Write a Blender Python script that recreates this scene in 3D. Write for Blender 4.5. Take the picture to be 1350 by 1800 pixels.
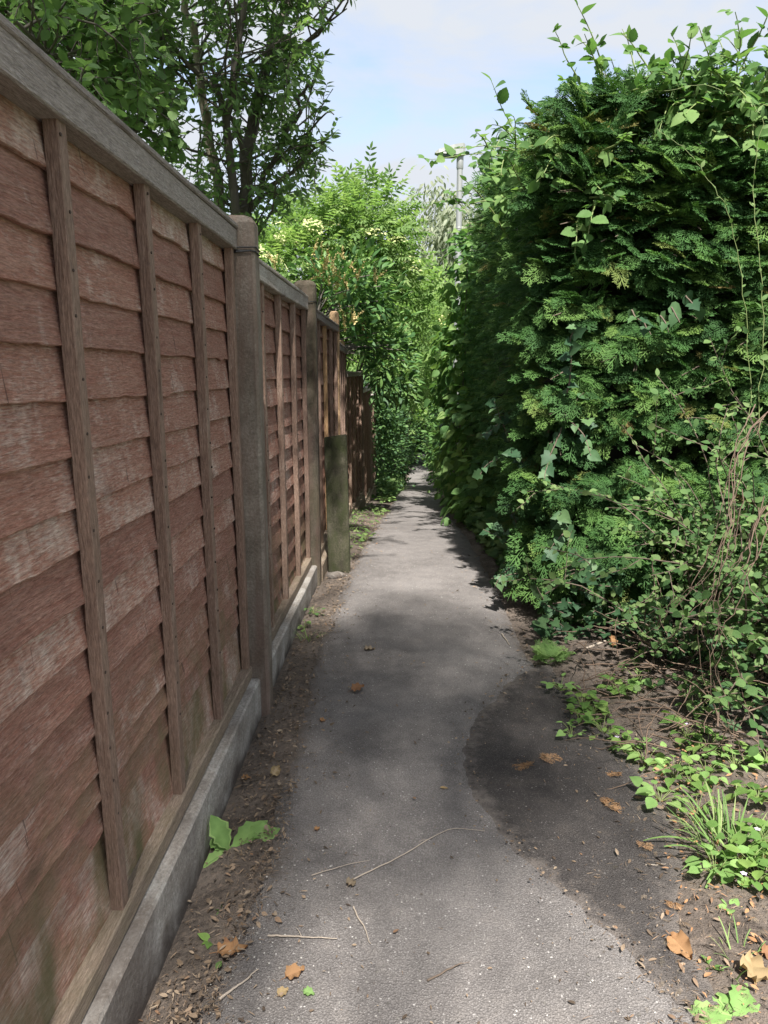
import bpy, math, random
import numpy as np
from mathutils import Vector, Matrix, noise as mnoise

for o in list(bpy.data.objects):
    bpy.data.objects.remove(o)
scene = bpy.context.scene
COL = scene.collection

# ------------------------------------------------------------------ camera
F_PX, PITCH, CAM_H = 1238.0, math.radians(11.14), 1.42
cam_d = bpy.data.cameras.new('camera')
cam = bpy.data.objects.new('camera', cam_d)
COL.objects.link(cam)
cam.location = (0, 0, CAM_H)
cam.rotation_euler = (math.radians(90) - PITCH, 0, 0)
cam_d.sensor_fit = 'VERTICAL'
cam_d.sensor_height = 36.0
cam_d.lens = 36.0 * F_PX / 1800.0
cam_d.clip_start = 0.05
cam_d.clip_end = 2000
scene.camera = cam

# ------------------------------------------------------------------ sky and sun
SUN_EL, SUN_AZ = math.radians(59), math.radians(172)      # azimuth from +Y towards +X
world = bpy.data.worlds.new('World')
scene.world = world
world.use_nodes = True
wn, wl = world.node_tree.nodes, world.node_tree.links
wn.clear()
w_out = wn.new('ShaderNodeOutputWorld')
w_bg = wn.new('ShaderNodeBackground')
w_bg.inputs['Strength'].default_value = 0.10
w_sky = wn.new('ShaderNodeTexSky')
w_sky.sky_type = 'NISHITA'
w_sky.sun_disc = False
w_sky.sun_elevation = SUN_EL
w_sky.sun_rotation = SUN_AZ
w_sky.air_density = 1.0
w_sky.dust_density = 0.6
w_sky.ozone_density = 1.0
w_tc = wn.new('ShaderNodeTexCoord')
w_map = wn.new('ShaderNodeMapping')
w_map.inputs['Scale'].default_value = (1.6, 1.6, 4.2)
w_map.inputs['Location'].default_value = (0.35, 0.2, 0.1)
w_no = wn.new('ShaderNodeTexNoise')
w_no.inputs['Scale'].default_value = 2.1
w_no.inputs['Detail'].default_value = 6
w_no.inputs['Roughness'].default_value = 0.52
w_no.inputs['Distortion'].default_value = 0.3
w_ramp = wn.new('ShaderNodeValToRGB')
w_ramp.color_ramp.elements[0].position = 0.23
w_ramp.color_ramp.elements[1].position = 0.50
w_mix = wn.new('ShaderNodeMix')
w_mix.data_type = 'RGBA'
w_mix.inputs['B'].default_value = (2.45, 2.58, 2.8, 1)
wl.new(w_tc.outputs['Generated'], w_map.inputs['Vector'])
wl.new(w_map.outputs['Vector'], w_no.inputs['Vector'])
wl.new(w_no.outputs['Fac'], w_ramp.inputs['Fac'])
wl.new(w_ramp.outputs['Color'], w_mix.inputs['Factor'])
wl.new(w_sky.outputs['Color'], w_mix.inputs['A'])
wl.new(w_mix.outputs['Result'], w_bg.inputs['Color'])
wl.new(w_bg.outputs['Background'], w_out.inputs['Surface'])

sun_d = bpy.data.lights.new('sun', 'SUN')
sun_d.energy = 3.9
sun_d.angle = math.radians(0.9)
sun_d.color = (1.0, 0.965, 0.91)
sun = bpy.data.objects.new('sun', sun_d)
COL.objects.link(sun)
SUN_DIR = Vector((math.cos(SUN_EL) * math.sin(SUN_AZ), math.cos(SUN_EL) * math.cos(SUN_AZ), math.sin(SUN_EL)))
sun.rotation_euler = SUN_DIR.to_track_quat('Z', 'Y').to_euler()
sun.location = (2, -8, 14)

scene.view_settings.view_transform = 'Standard'
scene.view_settings.look = 'None'
scene.view_settings.gamma = 1.0
scene.view_settings.use_curve_mapping = False
scene.view_settings.exposure = 1.68
scene.cycles.max_bounces = 8
scene.cycles.transparent_max_bounces = 8

# ------------------------------------------------------------------ pixel and ground helpers
CP, SP = math.cos(PITCH), math.sin(PITCH)
GY = [-50, 5, 6.5, 8.3, 10, 12.5, 16, 21, 30, 40, 60, 100, 2000]
GZ = [0, 0, -.06, -.28, -.52, -.80, -1.22, -1.82, -2.70, -3.28, -3.75, -4.0, -4.0]
def g(y): return float(np.interp(y, GY, GZ))
def ray(u, v):
    a = (u - 675) / F_PX; b = (900 - v) / F_PX
    return Vector((a, CP + b * SP, b * CP - SP))
def at(u, v, Y):
    d = ray(u, v); return Vector((0, 0, CAM_H)) + d * (Y / d.y)
def atg(u, v):
    d = ray(u, v)
    lo, hi = 0.3, 80.0
    for _ in range(50):
        m = (lo + hi) / 2
        if CAM_H + d.z / d.y * m > g(m): lo = m
        else: hi = m
    return Vector((d.x / d.y * lo, lo, g(lo)))
def proj(P):
    P = np.asarray(P, float)
    x, y, z = P[..., 0], P[..., 1], P[..., 2] - CAM_H
    fw = y * CP - z * SP; up = y * SP + z * CP
    fw = np.where(fw < 0.05, 0.05, fw)
    return 675 + F_PX * x / fw, 900 - F_PX * up / fw

def tag(o, label=None, cat=None, group=None, kind=None):
    if label: o['label'] = label
    if cat: o['category'] = cat
    if group: o['group'] = group
    if kind: o['kind'] = kind
    return o
def thing(name, label, cat, loc=(0, 0, 0), group=None):
    o = bpy.data.objects.new(name, None); COL.objects.link(o)
    o.empty_display_size = 0.05
    o.location = loc
    return tag(o, label, cat, group)
def link(name, me, parent=None, loc=None):
    o = bpy.data.objects.new(name, me); COL.objects.link(o)
    if parent is not None: o.parent = parent
    if loc is not None: o.location = loc
    return o
def pymesh(name, V, Fs, mat, smooth=False):
    me = bpy.data.meshes.new(name)
    me.from_pydata([tuple(v) for v in V], [], [tuple(f) for f in Fs])
    me.materials.append(mat)
    if smooth: me.polygons.foreach_set('use_smooth', [True] * len(me.polygons))
    me.update()
    return me
def npmesh(name, V, T, mat, rnd=None, smooth=True):
    me = bpy.data.meshes.new(name)
    nv, nt = len(V), len(T)
    me.vertices.add(nv); me.vertices.foreach_set('co', np.ascontiguousarray(V, np.float32).ravel())
    me.loops.add(nt * 3); me.loops.foreach_set('vertex_index', np.ascontiguousarray(T, np.int32).ravel())
    me.polygons.add(nt)
    me.polygons.foreach_set('loop_start', np.arange(0, nt * 3, 3, dtype=np.int32))
    me.polygons.foreach_set('loop_total', np.full(nt, 3, np.int32))
    if smooth: me.polygons.foreach_set('use_smooth', np.ones(nt, bool))
    me.materials.append(mat)
    if rnd is not None:
        at_ = me.attributes.new('rnd', 'FLOAT', 'POINT')
        at_.data.foreach_set('value', np.ascontiguousarray(rnd, np.float32))
    me.update(calc_edges=True)
    return me

# ------------------------------------------------------------------ materials
def newmat(name):
    m = bpy.data.materials.new(name); m.use_nodes = True
    n, l = m.node_tree.nodes, m.node_tree.links
    return m, n, l, n['Principled BSDF']
def N(n, t, **kw):
    x = n.new(t)
    for k, v in kw.items():
        if k in x.inputs: x.inputs[k].default_value = v
        else: setattr(x, k, v)
    return x
def ramp(n, stops):
    r = n.new('ShaderNodeValToRGB'); e = r.color_ramp.elements
    while len(e) < len(stops): e.new(0.5)
    for i, (p, c) in enumerate(stops):
        e[i].position = p; e[i].color = (*c, 1) if len(c) == 3 else c
    return r
def mixc(n, l, fac, a, b, mode='MIX'):
    m = n.new('ShaderNodeMix'); m.data_type = 'RGBA'; m.blend_type = mode
    for key, val in (('Factor', fac), ('A', a), ('B', b)):
        if isinstance(val, (int, float)): m.inputs[key].default_value = val
        elif isinstance(val, tuple): m.inputs[key].default_value = (*val, 1)
        else: l.new(val, m.inputs[key])
    return m.outputs['Result']
def mth(n, l, op, a, b=None, clamp=False):
    m = n.new('ShaderNodeMath'); m.operation = op; m.use_clamp = clamp
    for i, val in enumerate((a, b)):
        if val is None: continue
        if isinstance(val, (int, float)): m.inputs[i].default_value = val
        else: l.new(val, m.inputs[i])
    return m.outputs[0]
def objvec(n, l, scale, offset=True):
    tc = n.new('ShaderNodeTexCoord'); mp = n.new('ShaderNodeMapping')
    mp.inputs['Scale'].default_value = scale
    l.new(tc.outputs['Object'], mp.inputs['Vector'])
    if offset:
        oi = n.new('ShaderNodeObjectInfo')
        sc = N(n, 'ShaderNodeVectorMath', operation='SCALE'); sc.inputs[0].default_value = (31, 17, 53)
        l.new(oi.outputs['Random'], sc.inputs['Scale'])
        l.new(sc.outputs[0], mp.inputs['Location'])
    return mp.outputs['Vector']
def noise_(n, l, vec, scale, detail=4, rough=0.55, dist=0.0):
    t = N(n, 'ShaderNodeTexNoise', Scale=scale, Detail=detail, Roughness=rough, Distortion=dist)
    l.new(vec, t.inputs['Vector']); return t.outputs['Fac']
def stepr(n, l, val, a, b):
    m = n.new('ShaderNodeMapRange'); m.inputs['From Min'].default_value = a; m.inputs['From Max'].default_value = b
    l.new(val, m.inputs['Value']); return m.outputs['Result']
def bump(n, l, bs, h, strength, dist=0.01):
    b = n.new('ShaderNodeBump'); b.inputs['Strength'].default_value = strength; b.inputs['Distance'].default_value = dist
    l.new(h, b.inputs['Height']); l.new(b.outputs['Normal'], bs.inputs['Normal'])
def zpos(n, l):
    ge = n.new('ShaderNodeNewGeometry'); sx = n.new('ShaderNodeSeparateXYZ')
    l.new(ge.outputs['Position'], sx.inputs[0]); return sx

def wood(name, stain, stain2, grey, wear=0.5, algae=0.0, along=0, cracks=False, rough=0.8):
    """weathered sawn timber; 'along' = local axis of the grain"""
    m, n, l, bs = newmat(name)
    s = [26.0, 26.0, 26.0]; s[along] = 2.6
    gv = objvec(n, l, tuple(s))
    grain = noise_(n, l, gv, 3.2, 6, 0.62, 0.9)
    s2 = [70.0, 70.0, 70.0]; s2[along] = 11
    fine = noise_(n, l, objvec(n, l, tuple(s2)), 3.0, 3, 0.6, 0.3)
    bv = objvec(n, l, (1, 1, 1))
    blot = noise_(n, l, bv, 4.5, 7, 0.66, 0.6)
    s3 = [34.0, 1.0, 5.0] if along == 0 else [10.0, 10.0, 2.0]
    streak = noise_(n, l, objvec(n, l, tuple(s3)), 1.0, 5, 0.6, 0.2)
    oi = n.new('ShaderNodeObjectInfo')
    base = mixc(n, l, stepr(n, l, grain, 0.35, 0.68), stain, stain2)
    w = mth(n, l, 'ADD', blot, mth(n, l, 'MULTIPLY', mth(n, l, 'SUBTRACT', streak, 0.5), 0.35))
    w = mth(n, l, 'ADD', w, mth(n, l, 'MULTIPLY', mth(n, l, 'SUBTRACT', fine, 0.5), 0.6))
    w = mth(n, l, 'ADD', w, mth(n, l, 'MULTIPLY', mth(n, l, 'SUBTRACT', oi.outputs['Random'], 0.5), 0.22))
    wf = stepr(n, l, w, 0.78 - 0.36 * wear, 1.08 - 0.36 * wear)
    wf = mth(n, l, 'MULTIPLY', wf, 0.85)
    c = mixc(n, l, wf, base, grey)
    s5 = [150.0, 150.0, 150.0]; s5[along] = 24
    hair = noise_(n, l, objvec(n, l, tuple(s5)), 2.0, 3, 0.7, 0.2)
    c = mixc(n, l, 1.0, c, mixc(n, l, stepr(n, l, hair, 0.30, 0.70), (0.62, 0.60, 0.60), (1.32, 1.32, 1.32)), 'MULTIPLY')
    spk = noise_(n, l, objvec(n, l, (60, 60, 60)), 3.0, 4, 0.8)
    c = mixc(n, l, mth(n, l, 'MULTIPLY', stepr(n, l, spk, 0.62, 0.72), 0.45), c, (0.50, 0.44, 0.40))
    hue = mixc(n, l, oi.outputs['Random'], (0.86, 0.84, 0.85), (1.12, 1.10, 1.08))
    c = mixc(n, l, 1.0, c, hue, 'MULTIPLY')
    dirt = stepr(n, l, noise_(n, l, bv, 17, 5, 0.7), 0.60, 0.8)
    c = mixc(n, l, mth(n, l, 'MULTIPLY', dirt, 0.55), c, (0.055, 0.042, 0.036))
    # knots
    vo = N(n, 'ShaderNodeTexVoronoi', Scale=1.0)
    s4 = [2.3, 2.3, 7.0]; 
    if along == 2: s4 = [9.0, 9.0, 1.6]
    l.new(objvec(n, l, tuple(s4)), vo.inputs['Vector'])
    kn = stepr(n, l, vo.outputs['Distance'], 0.13, 0.03)
    c = mixc(n, l, mth(n, l, 'MULTIPLY', kn, 0.6), c, (0.06, 0.03, 0.022))
    if cracks:
        cv = noise_(n, l, objvec(n, l, (64, 1, 4.5)), 1.0, 3, 0.5, 0.35)
        ck = stepr(n, l, cv, 0.69, 0.72)
        c = mixc(n, l, mth(n, l, 'MULTIPLY', ck, 0.65), c, (0.05, 0.032, 0.028))
    if algae:
        sx = zpos(n, l)
        zz = mth(n, l, 'ADD', sx.outputs['Z'], mth(n, l, 'MULTIPLY', blot, 0.9))
        af = mth(n, l, 'MULTIPLY', stepr(n, l, zz, 1.22, 0.62), stepr(n, l, noise_(n, l, objvec(n, l, (9, 9, 4)), 1.0, 5, 0.6), 0.36, 0.62))
        c = mixc(n, l, mth(n, l, 'MULTIPLY', af, algae), c, (0.135, 0.125, 0.062))
    l.new(c, bs.inputs['Base Color'])
    bs.inputs['Roughness'].default_value = rough
    bs.inputs['Specular IOR Level'].default_value = 0.25
    h = mth(n, l, 'ADD', mth(n, l, 'MULTIPLY', grain, 0.8), mth(n, l, 'ADD', mth(n, l, 'MULTIPLY', fine, 0.7), mth(n, l, 'MULTIPLY', hair, 0.4)))
    bump(n, l, bs, h, 0.8, 0.007)
    return m

M = {}
M['slat'] = wood('stained slat wood', (0.268, 0.128, 0.093), (0.352, 0.212, 0.162), (0.52, 0.445, 0.385), 0.70, 0.95, 0, True)
M['slat_far'] = wood('stained slat wood far', (0.28, 0.14, 0.105), (0.36, 0.215, 0.165), (0.50, 0.40, 0.33), 0.65, 0.5, 0, False)
M['batten'] = wood('batten wood', (0.21, 0.140, 0.105), (0.28, 0.198, 0.152), (0.45, 0.37, 0.305), 0.5, 0.2, 2)
M['batten_new'] = wood('new batten wood', (0.42, 0.26, 0.13), (0.52, 0.35, 0.19), (0.46, 0.37, 0.27), 0.3, 0.0, 2)
M['rail'] = wood('weathered rail wood', (0.26, 0.225, 0.20), (0.34, 0.305, 0.275), (0.50, 0.475, 0.45), 0.75, 0.15, 0)
M['rail_low'] = wood('weathered bottom rail wood', (0.23, 0.175, 0.130), (0.31, 0.25, 0.195), (0.48, 0.42, 0.36), 0.6, 0.3, 0)
M['post_new'] = wood('pale timber post wood', (0.37, 0.24, 0.135), (0.47, 0.33, 0.20), (0.44, 0.37, 0.29), 0.45, 0.0, 2)
M['post_old'] = wood('old timber post wood', (0.16, 0.12, 0.09), (0.22, 0.17, 0.13), (0.32, 0.28, 0.24), 0.5, 0.2, 2)
M['post_orange'] = wood('orange stained post', (0.40, 0.17, 0.075), (0.48, 0.23, 0.11), (0.42, 0.29, 0.20), 0.3, 0.0, 2)

def concrete(name, light, dark, stain=None, damp=False, moss=0.0):
    m, n, l, bs = newmat(name)
    v = objvec(n, l, (1, 1, 1))
    a = noise_(n, l, v, 6, 6, 0.65, 0.4)
    b = noise_(n, l, v, 95, 3, 0.7)
    st = noise_(n, l, objvec(n, l, (14, 14, 1.6)), 1.0, 5, 0.6, 0.3)
    c = mixc(n, l, stepr(n, l, a, 0.34, 0.68), dark, light)
    c = mixc(n, l, mth(n, l, 'MULTIPLY', stepr(n, l, b, 0.48, 0.68), 0.45), c, tuple(x * 0.42 for x in dark))
    c = mixc(n, l, mth(n, l, 'MULTIPLY', stepr(n, l, b, 0.44, 0.30), 0.35), c, tuple(min(1, x * 1.5) for x in light))
    if stain:
        sf = mth(n, l, 'MULTIPLY', stepr(n, l, st, 0.40, 0.62), 0.7)
        c = mixc(n, l, sf, c, stain)
    if damp:
        sx = zpos(n, l)
        zz = mth(n, l, 'ADD', sx.outputs['Z'], mth(n, l, 'MULTIPLY', mth(n, l, 'SUBTRACT', a, 0.5), 0.22))
        zz = mth(n, l, 'ADD', zz, mth(n, l, 'MULTIPLY', mth(n, l, 'SUBTRACT', b, 0.5), 0.06))
        df = stepr(n, l, zz, 0.045, -0.03)
        c = mixc(n, l, mth(n, l, 'MULTIPLY', df, 0.82), c, (0.052, 0.041, 0.036))
        stf = mth(n, l, 'MULTIPLY', stepr(n, l, noise_(n, l, objvec(n, l, (2.2, 1, 1)), 1.0, 3), 0.48, 0.62), 0.6)
        c = mixc(n, l, stf, c, (0.085, 0.068, 0.060))
    if moss:
        mf = mth(n, l, 'MULTIPLY', stepr(n, l, noise_(n, l, objvec(n, l, (1, 1, .5)), 9, 6, 0.7), 0.38, 0.60), moss)
        c = mixc(n, l, mf, c, (0.040, 0.048, 0.018))
    l.new(c, bs.inputs['Base Color'])
    bs.inputs['Roughness'].default_value = 0.92
    bs.inputs['Specular IOR Level'].default_value = 0.2
    bump(n, l, bs, mth(n, l, 'ADD', b, mth(n, l, 'MULTIPLY', a, 0.6)), 0.6, 0.006)
    return m
M['post'] = concrete('exposed concrete post', (0.30, 0.262, 0.22), (0.155, 0.126, 0.102), (0.165, 0.108, 0.085), False, 0.2)
M['post_dark'] = concrete('dark concrete post', (0.20, 0.165, 0.13), (0.10, 0.08, 0.064), (0.12, 0.075, 0.06), False, 0.4)
M['gravel_board'] = concrete('concrete gravel board', (0.44, 0.415, 0.38), (0.22, 0.188, 0.158), None, True, 0.0)
M['slab'] = concrete('mossy concrete slab', (0.14, 0.125, 0.09), (0.050, 0.046, 0.032), (0.036, 0.033, 0.021), False, 0.8)

def simple(name, col, rough=0.6, metal=0.0, nscale=20, var=0.25, bmp=0.2):
    m, n, l, bs = newmat(name)
    v = objvec(n, l, (1, 1, 1))
    a = noise_(n, l, v, nscale, 5, 0.65)
    c = mixc(n, l, a, tuple(x * (1 - var) for x in col), tuple(min(1, x * (1 + var)) for x in col))
    l.new(c, bs.inputs['Base Color'])
    bs.inputs['Roughness'].default_value = rough; bs.inputs['Metallic'].default_value = metal
    if bmp: bump(n, l, bs, a, bmp, 0.004)
    return m
M['rust'] = simple('rusty nail', (0.045, 0.026, 0.018), 0.8)
M['wire'] = simple('black wire', (0.012, 0.012, 0.014), 0.45)
M['lamp_metal'] = simple('galvanised lamp column', (0.30, 0.305, 0.30), 0.5, 0.3, 30, 0.12, 0.05)
M['lamp_head'] = simple('lamp head casing', (0.24, 0.25, 0.235), 0.5, 0.0, 12, 0.1, 0.05)
M['lamp_glass'] = simple('lamp head underside', (0.10, 0.105, 0.11), 0.25, 0.0, 12, 0.1, 0.0)
M['bark'] = simple('grey bark', (0.105, 0.090, 0.075), 0.9, 0, 26, 0.5, 0.8)
M['bark_pale'] = simple('pale peeling bark', (0.27, 0.225, 0.175), 0.9, 0, 18, 0.55, 0.8)
M['twig'] = simple('twig bark', (0.115, 0.085, 0.062), 0.85, 0, 30, 0.4, 0.3)
M['dry_stem'] = simple('dry straw stem', (0.145, 0.098, 0.068), 0.85, 0, 30, 0.4, 0.3)
M['green_stem'] = simple('green stem', (0.16, 0.20, 0.065), 0.6, 0, 30, 0.3, 0.1)
M['pale_twig'] = simple('pale dry twig', (0.34, 0.285, 0.23), 0.85, 0, 30, 0.3, 0.3)
M['shaded_twigs'] = simple('shaded inner twigs', (0.020, 0.018, 0.012), 1.0, 0, 40, 0.6, 0.8)  # near-black colour holds the shade inside the hedge
M['white_stone'] = simple('pale pebble', (0.48, 0.46, 0.43), 0.8, 0, 40, 0.2, 0.2)

def leafmat(name, stops, trans=0.3, rough=0.45, spec=0.4, tcol=None, pale_back=0.15):
    m, n, l, bs = newmat(name)
    a = n.new('ShaderNodeAttribute'); a.attribute_name = 'rnd'
    oi = n.new('ShaderNodeObjectInfo')
    val = mth(n, l, 'FRACT', mth(n, l, 'ADD', a.outputs['Fac'], mth(n, l, 'MULTIPLY', oi.outputs['Random'], 0.999)))
    r = ramp(n, stops); l.new(val, r.inputs['Fac'])
    ge = n.new('ShaderNodeNewGeometry')
    nz = N(n, 'ShaderNodeTexNoise', Scale=38.0, Detail=3.0); l.new(ge.outputs['Position'], nz.inputs['Vector'])
    c = mixc(n, l, 1.0, r.outputs['Color'], mixc(n, l, nz.outputs['Fac'], (0.72, 0.74, 0.7), (1.25, 1.22, 1.2)), 'MULTIPLY')
    back = mixc(n, l, mth(n, l, 'MULTIPLY', ge.outputs['Backfacing'], pale_back), c, (0.16, 0.19, 0.13))
    l.new(back, bs.inputs['Base Color'])
    bs.inputs['Roughness'].default_value = min(1, rough + .18)
    bs.inputs['Specular IOR Level'].default_value = spec * .38
    if trans:
        t = n.new('ShaderNodeBsdfTranslucent')
        tc = mixc(n, l, 1.0, c, tcol or (1.3, 1.45, 0.85), 'MULTIPLY')
        l.new(tc, t.inputs['Color'])
        mx = n.new('ShaderNodeMixShader'); mx.inputs['Fac'].default_value = trans
        out = n['Material Output']
        l.new(bs.outputs[0], mx.inputs[1]); l.new(t.outputs[0], mx.inputs[2]); l.new(mx.outputs[0], out.inputs['Surface'])
    return m
def G(*cols):
    k = len(cols); return [(i / (k - 1), c) for i, c in enumerate(cols)]
M['conifer'] = leafmat('conifer spray green', [(0, (0.033, 0.080, 0.027)), (.4, (0.050, 0.117, 0.034)), (.75, (0.076, 0.156, 0.042)), (.96, (0.13, 0.215, 0.056)), (1.0, (0.16, 0.12, 0.05))], 0.2, 0.5, 0.35, None, 0.0)
M['plum'] = leafmat('plum leaf green', G((0.088, 0.150, 0.062), (0.122, 0.203, 0.081), (0.159, 0.255, 0.100), (0.226, 0.328, 0.130)), 0.45, 0.4, 0.5)
M['bramble'] = leafmat('bramble leaf green', G((0.056, 0.120, 0.038), (0.085, 0.167, 0.050), (0.122, 0.217, 0.069), (0.172, 0.264, 0.085)), 0.36, 0.45, 0.45)
M['ivy'] = leafmat('ivy leaf green', G((0.026, 0.062, 0.031), (0.039, 0.086, 0.041), (0.059, 0.120, 0.051), (0.090, 0.157, 0.066)), 0.14, 0.34, 0.5)
M['scrub'] = leafmat('scrub leaf green', G((0.048, 0.101, 0.035), (0.074, 0.142, 0.047), (0.111, 0.187, 0.062), (0.171, 0.239, 0.094)), 0.3, 0.45, 0.4)
M['elder'] = leafmat('elder leaf green', G((0.112, 0.193, 0.066), (0.155, 0.248, 0.087), (0.205, 0.304, 0.108), (0.259, 0.346, 0.131)), 0.45, 0.5, 0.35)
M['laurel'] = leafmat('laurel leaf green', G((0.037, 0.091, 0.033), (0.059, 0.132, 0.042), (0.090, 0.182, 0.054), (0.157, 0.264, 0.080)), 0.26, 0.3, 0.55)
M['privet'] = leafmat('privet leaf green', G((0.031, 0.071, 0.032), (0.048, 0.101, 0.042), (0.074, 0.147, 0.051), (0.116, 0.203, 0.068)), 0.25, 0.4, 0.5)
M['bamboo'] = leafmat('fresh pale green leaf', G((0.136, 0.218, 0.079), (0.185, 0.280, 0.105), (0.241, 0.342, 0.132), (0.288, 0.382, 0.163)), 0.5, 0.5, 0.3)
M['vine'] = leafmat('broad vine leaf green', G((0.054, 0.122, 0.042), (0.085, 0.172, 0.054), (0.126, 0.228, 0.071), (0.198, 0.294, 0.096)), 0.38, 0.4, 0.45)
M['birch'] = leafmat('grey green weeping leaf', G((0.14, 0.17, 0.12), (0.19, 0.22, 0.155), (0.25, 0.275, 0.20), (0.31, 0.33, 0.25)), 0.35, 0.6, 0.3)
M['farleaf'] = leafmat('far tree leaf green', G((0.072, 0.135, 0.050), (0.111, 0.193, 0.070), (0.161, 0.261, 0.093), (0.225, 0.325, 0.121)), 0.35, 0.5, 0.3)
M['weed'] = leafmat('verge weed green', G((0.090, 0.172, 0.047), (0.126, 0.228, 0.061), (0.172, 0.284, 0.074), (0.229, 0.335, 0.098)), 0.35, 0.5, 0.35)
M['dock'] = leafmat('lush weed leaf', G((0.175, 0.302, 0.095), (0.209, 0.349, 0.113), (0.241, 0.386, 0.128), (0.283, 0.419, 0.147)), 0.35, 0.5, 0.35)
M['grass'] = leafmat('grass blade green', G((0.134, 0.234, 0.076), (0.179, 0.297, 0.098), (0.228, 0.350, 0.117), (0.327, 0.382, 0.173)), 0.35, 0.45, 0.4)
M['litter'] = leafmat('dry litter', G((0.055, 0.042, 0.034), (0.10, 0.075, 0.057), (0.16, 0.118, 0.085), (0.24, 0.175, 0.125), (0.28, 0.22, 0.165), (0.18, 0.105, 0.065)), 0.05, 0.85, 0.2)
M['dry_leaf'] = leafmat('dry orange leaf', G((0.27, 0.135, 0.062), (0.33, 0.175, 0.085), (0.28, 0.135, 0.070), (0.21, 0.095, 0.050)), 0.15, 0.7, 0.2, (1.3, 1.1, .7))
M['dry_pale'] = leafmat('pale dry leaf', G((0.36, 0.26, 0.16), (0.40, 0.30, 0.19), (0.34, 0.24, 0.13), (0.30, 0.21, 0.11)), 0.15, 0.7, 0.2, (1.3, 1.1, .7))
M['dry_frond'] = leafmat('dry conifer frond', G((0.24, 0.125, 0.062), (0.32, 0.18, 0.095), (0.36, 0.21, 0.12), (0.28, 0.15, 0.075)), 0.0, 0.8, 0.2)
M['spike'] = leafmat('spent flower spike', G((0.38, 0.29, 0.13), (0.44, 0.35, 0.17), (0.50, 0.41, 0.21), (0.36, 0.26, 0.11)), 0.2, 0.7, 0.2)
M['umbel'] = leafmat('cream umbel', G((0.48, 0.50, 0.25), (0.55, 0.56, 0.30), (0.52, 0.54, 0.28), (0.46, 0.46, 0.22)), 0.25, 0.7, 0.2)
M['petal'] = leafmat('pale violet petal', G((0.55, 0.44, 0.66), (0.62, 0.52, 0.72), (0.6, 0.5, 0.7), (0.5, 0.4, 0.62)), 0.2, 0.6, 0.2)
M['chip'] = leafmat('path grit', G((0.08, 0.075, 0.07), (0.16, 0.15, 0.14), (0.30, 0.285, 0.27), (0.46, 0.44, 0.42)), 0.0, 0.8, 0.3)

def asphalt(name, a_dark, a_light, stone, warm, bstr, edge_c, edge_f):
    m, n, l, bs = newmat(name)
    v = objvec(n, l, (1, 1, 1), False)
    big = noise_(n, l, v, 1.7, 5, 0.6)
    mid = noise_(n, l, v, 14, 5, 0.65)
    fine = noise_(n, l, v, 210, 3, 0.75)
    vo = N(n, 'ShaderNodeTexVoronoi', Scale=210.0); l.new(v, vo.inputs['Vector'])
    vo2 = N(n, 'ShaderNodeTexVoronoi', Scale=120.0); l.new(v, vo2.inputs['Vector'])
    c = mixc(n, l, stepr(n, l, mth(n, l, 'ADD', big, mth(n, l, 'MULTIPLY', mth(n, l, 'SUBTRACT', mid, 0.5), 0.5)), 0.35, 0.66), a_dark, a_light)
    c = mixc(n, l, mth(n, l, 'MULTIPLY', stepr(n, l, mid, 0.5, 0.75), 0.45), c, warm)
    sx = n.new('ShaderNodeSeparateColor'); l.new(vo.outputs['Color'], sx.inputs[0])
    sel = mth(n, l, 'MULTIPLY', stepr(n, l, sx.outputs[0], 0.62, 0.95), stepr(n, l, vo.outputs['Distance'], 0.45, 0.2))
    c = mixc(n, l, mth(n, l, 'MULTIPLY', sel, 0.55), c, stone)
    pit = stepr(n, l, vo.outputs['Distance'], 0.38, 0.62)
    c = mixc(n, l, mth(n, l, 'MULTIPLY', pit, 0.4), c, tuple(x * 0.42 for x in a_dark))
    sx2 = n.new('ShaderNodeSeparateColor'); l.new(vo2.outputs['Color'], sx2.inputs[0])
    sel2 = mth(n, l, 'MULTIPLY', stepr(n, l, sx2.outputs[1], 0.955, 0.97), stepr(n, l, vo2.outputs['Distance'], 0.35, 0.25))
    c = mixc(n, l, mth(n, l, 'MULTIPLY', sel2, 0.6), c, tuple(min(1, x * 1.5) for x in stone))
    ea = n.new('ShaderNodeAttribute'); ea.attribute_name = 'edge'
    en = noise_(n, l, v, 22, 6, 0.75)
    ef = stepr(n, l, mth(n, l, 'ADD', ea.outputs['Fac'], mth(n, l, 'MULTIPLY', mth(n, l, 'SUBTRACT', en, 0.5), 0.30)), 0.075, -0.015)
    c = mixc(n, l, mth(n, l, 'MULTIPLY', ef, edge_f), c, mixc(n, l, fine, tuple(x * .7 for x in edge_c), tuple(x * 1.3 for x in edge_c)))
    l.new(c, bs.inputs['Base Color'])
    bs.inputs['Roughness'].default_value = 0.88
    bs.inputs['Specular IOR Level'].default_value = 0.3
    h = mth(n, l, 'SUBTRACT', mth(n, l, 'MULTIPLY', fine, 1.1), mth(n, l, 'MULTIPLY', vo.outputs['Distance'], 0.6))
    h = mth(n, l, 'ADD', h, mth(n, l, 'MULTIPLY', mid, 1.0))
    bump(n, l, bs, h, bstr, 0.006)
    return m
M['path'] = asphalt('worn path asphalt', (0.150, 0.136, 0.129), (0.238, 0.218, 0.207), (0.37, 0.35, 0.335), (0.225, 0.198, 0.178), 0.9, (0.115, 0.092, 0.076), 0.85)
M['patch'] = asphalt('newer dark asphalt', (0.046, 0.040, 0.038), (0.086, 0.076, 0.071), (0.19, 0.175, 0.165), (0.11, 0.09, 0.076), 1.0, (0.165, 0.142, 0.126), 0.9)

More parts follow.
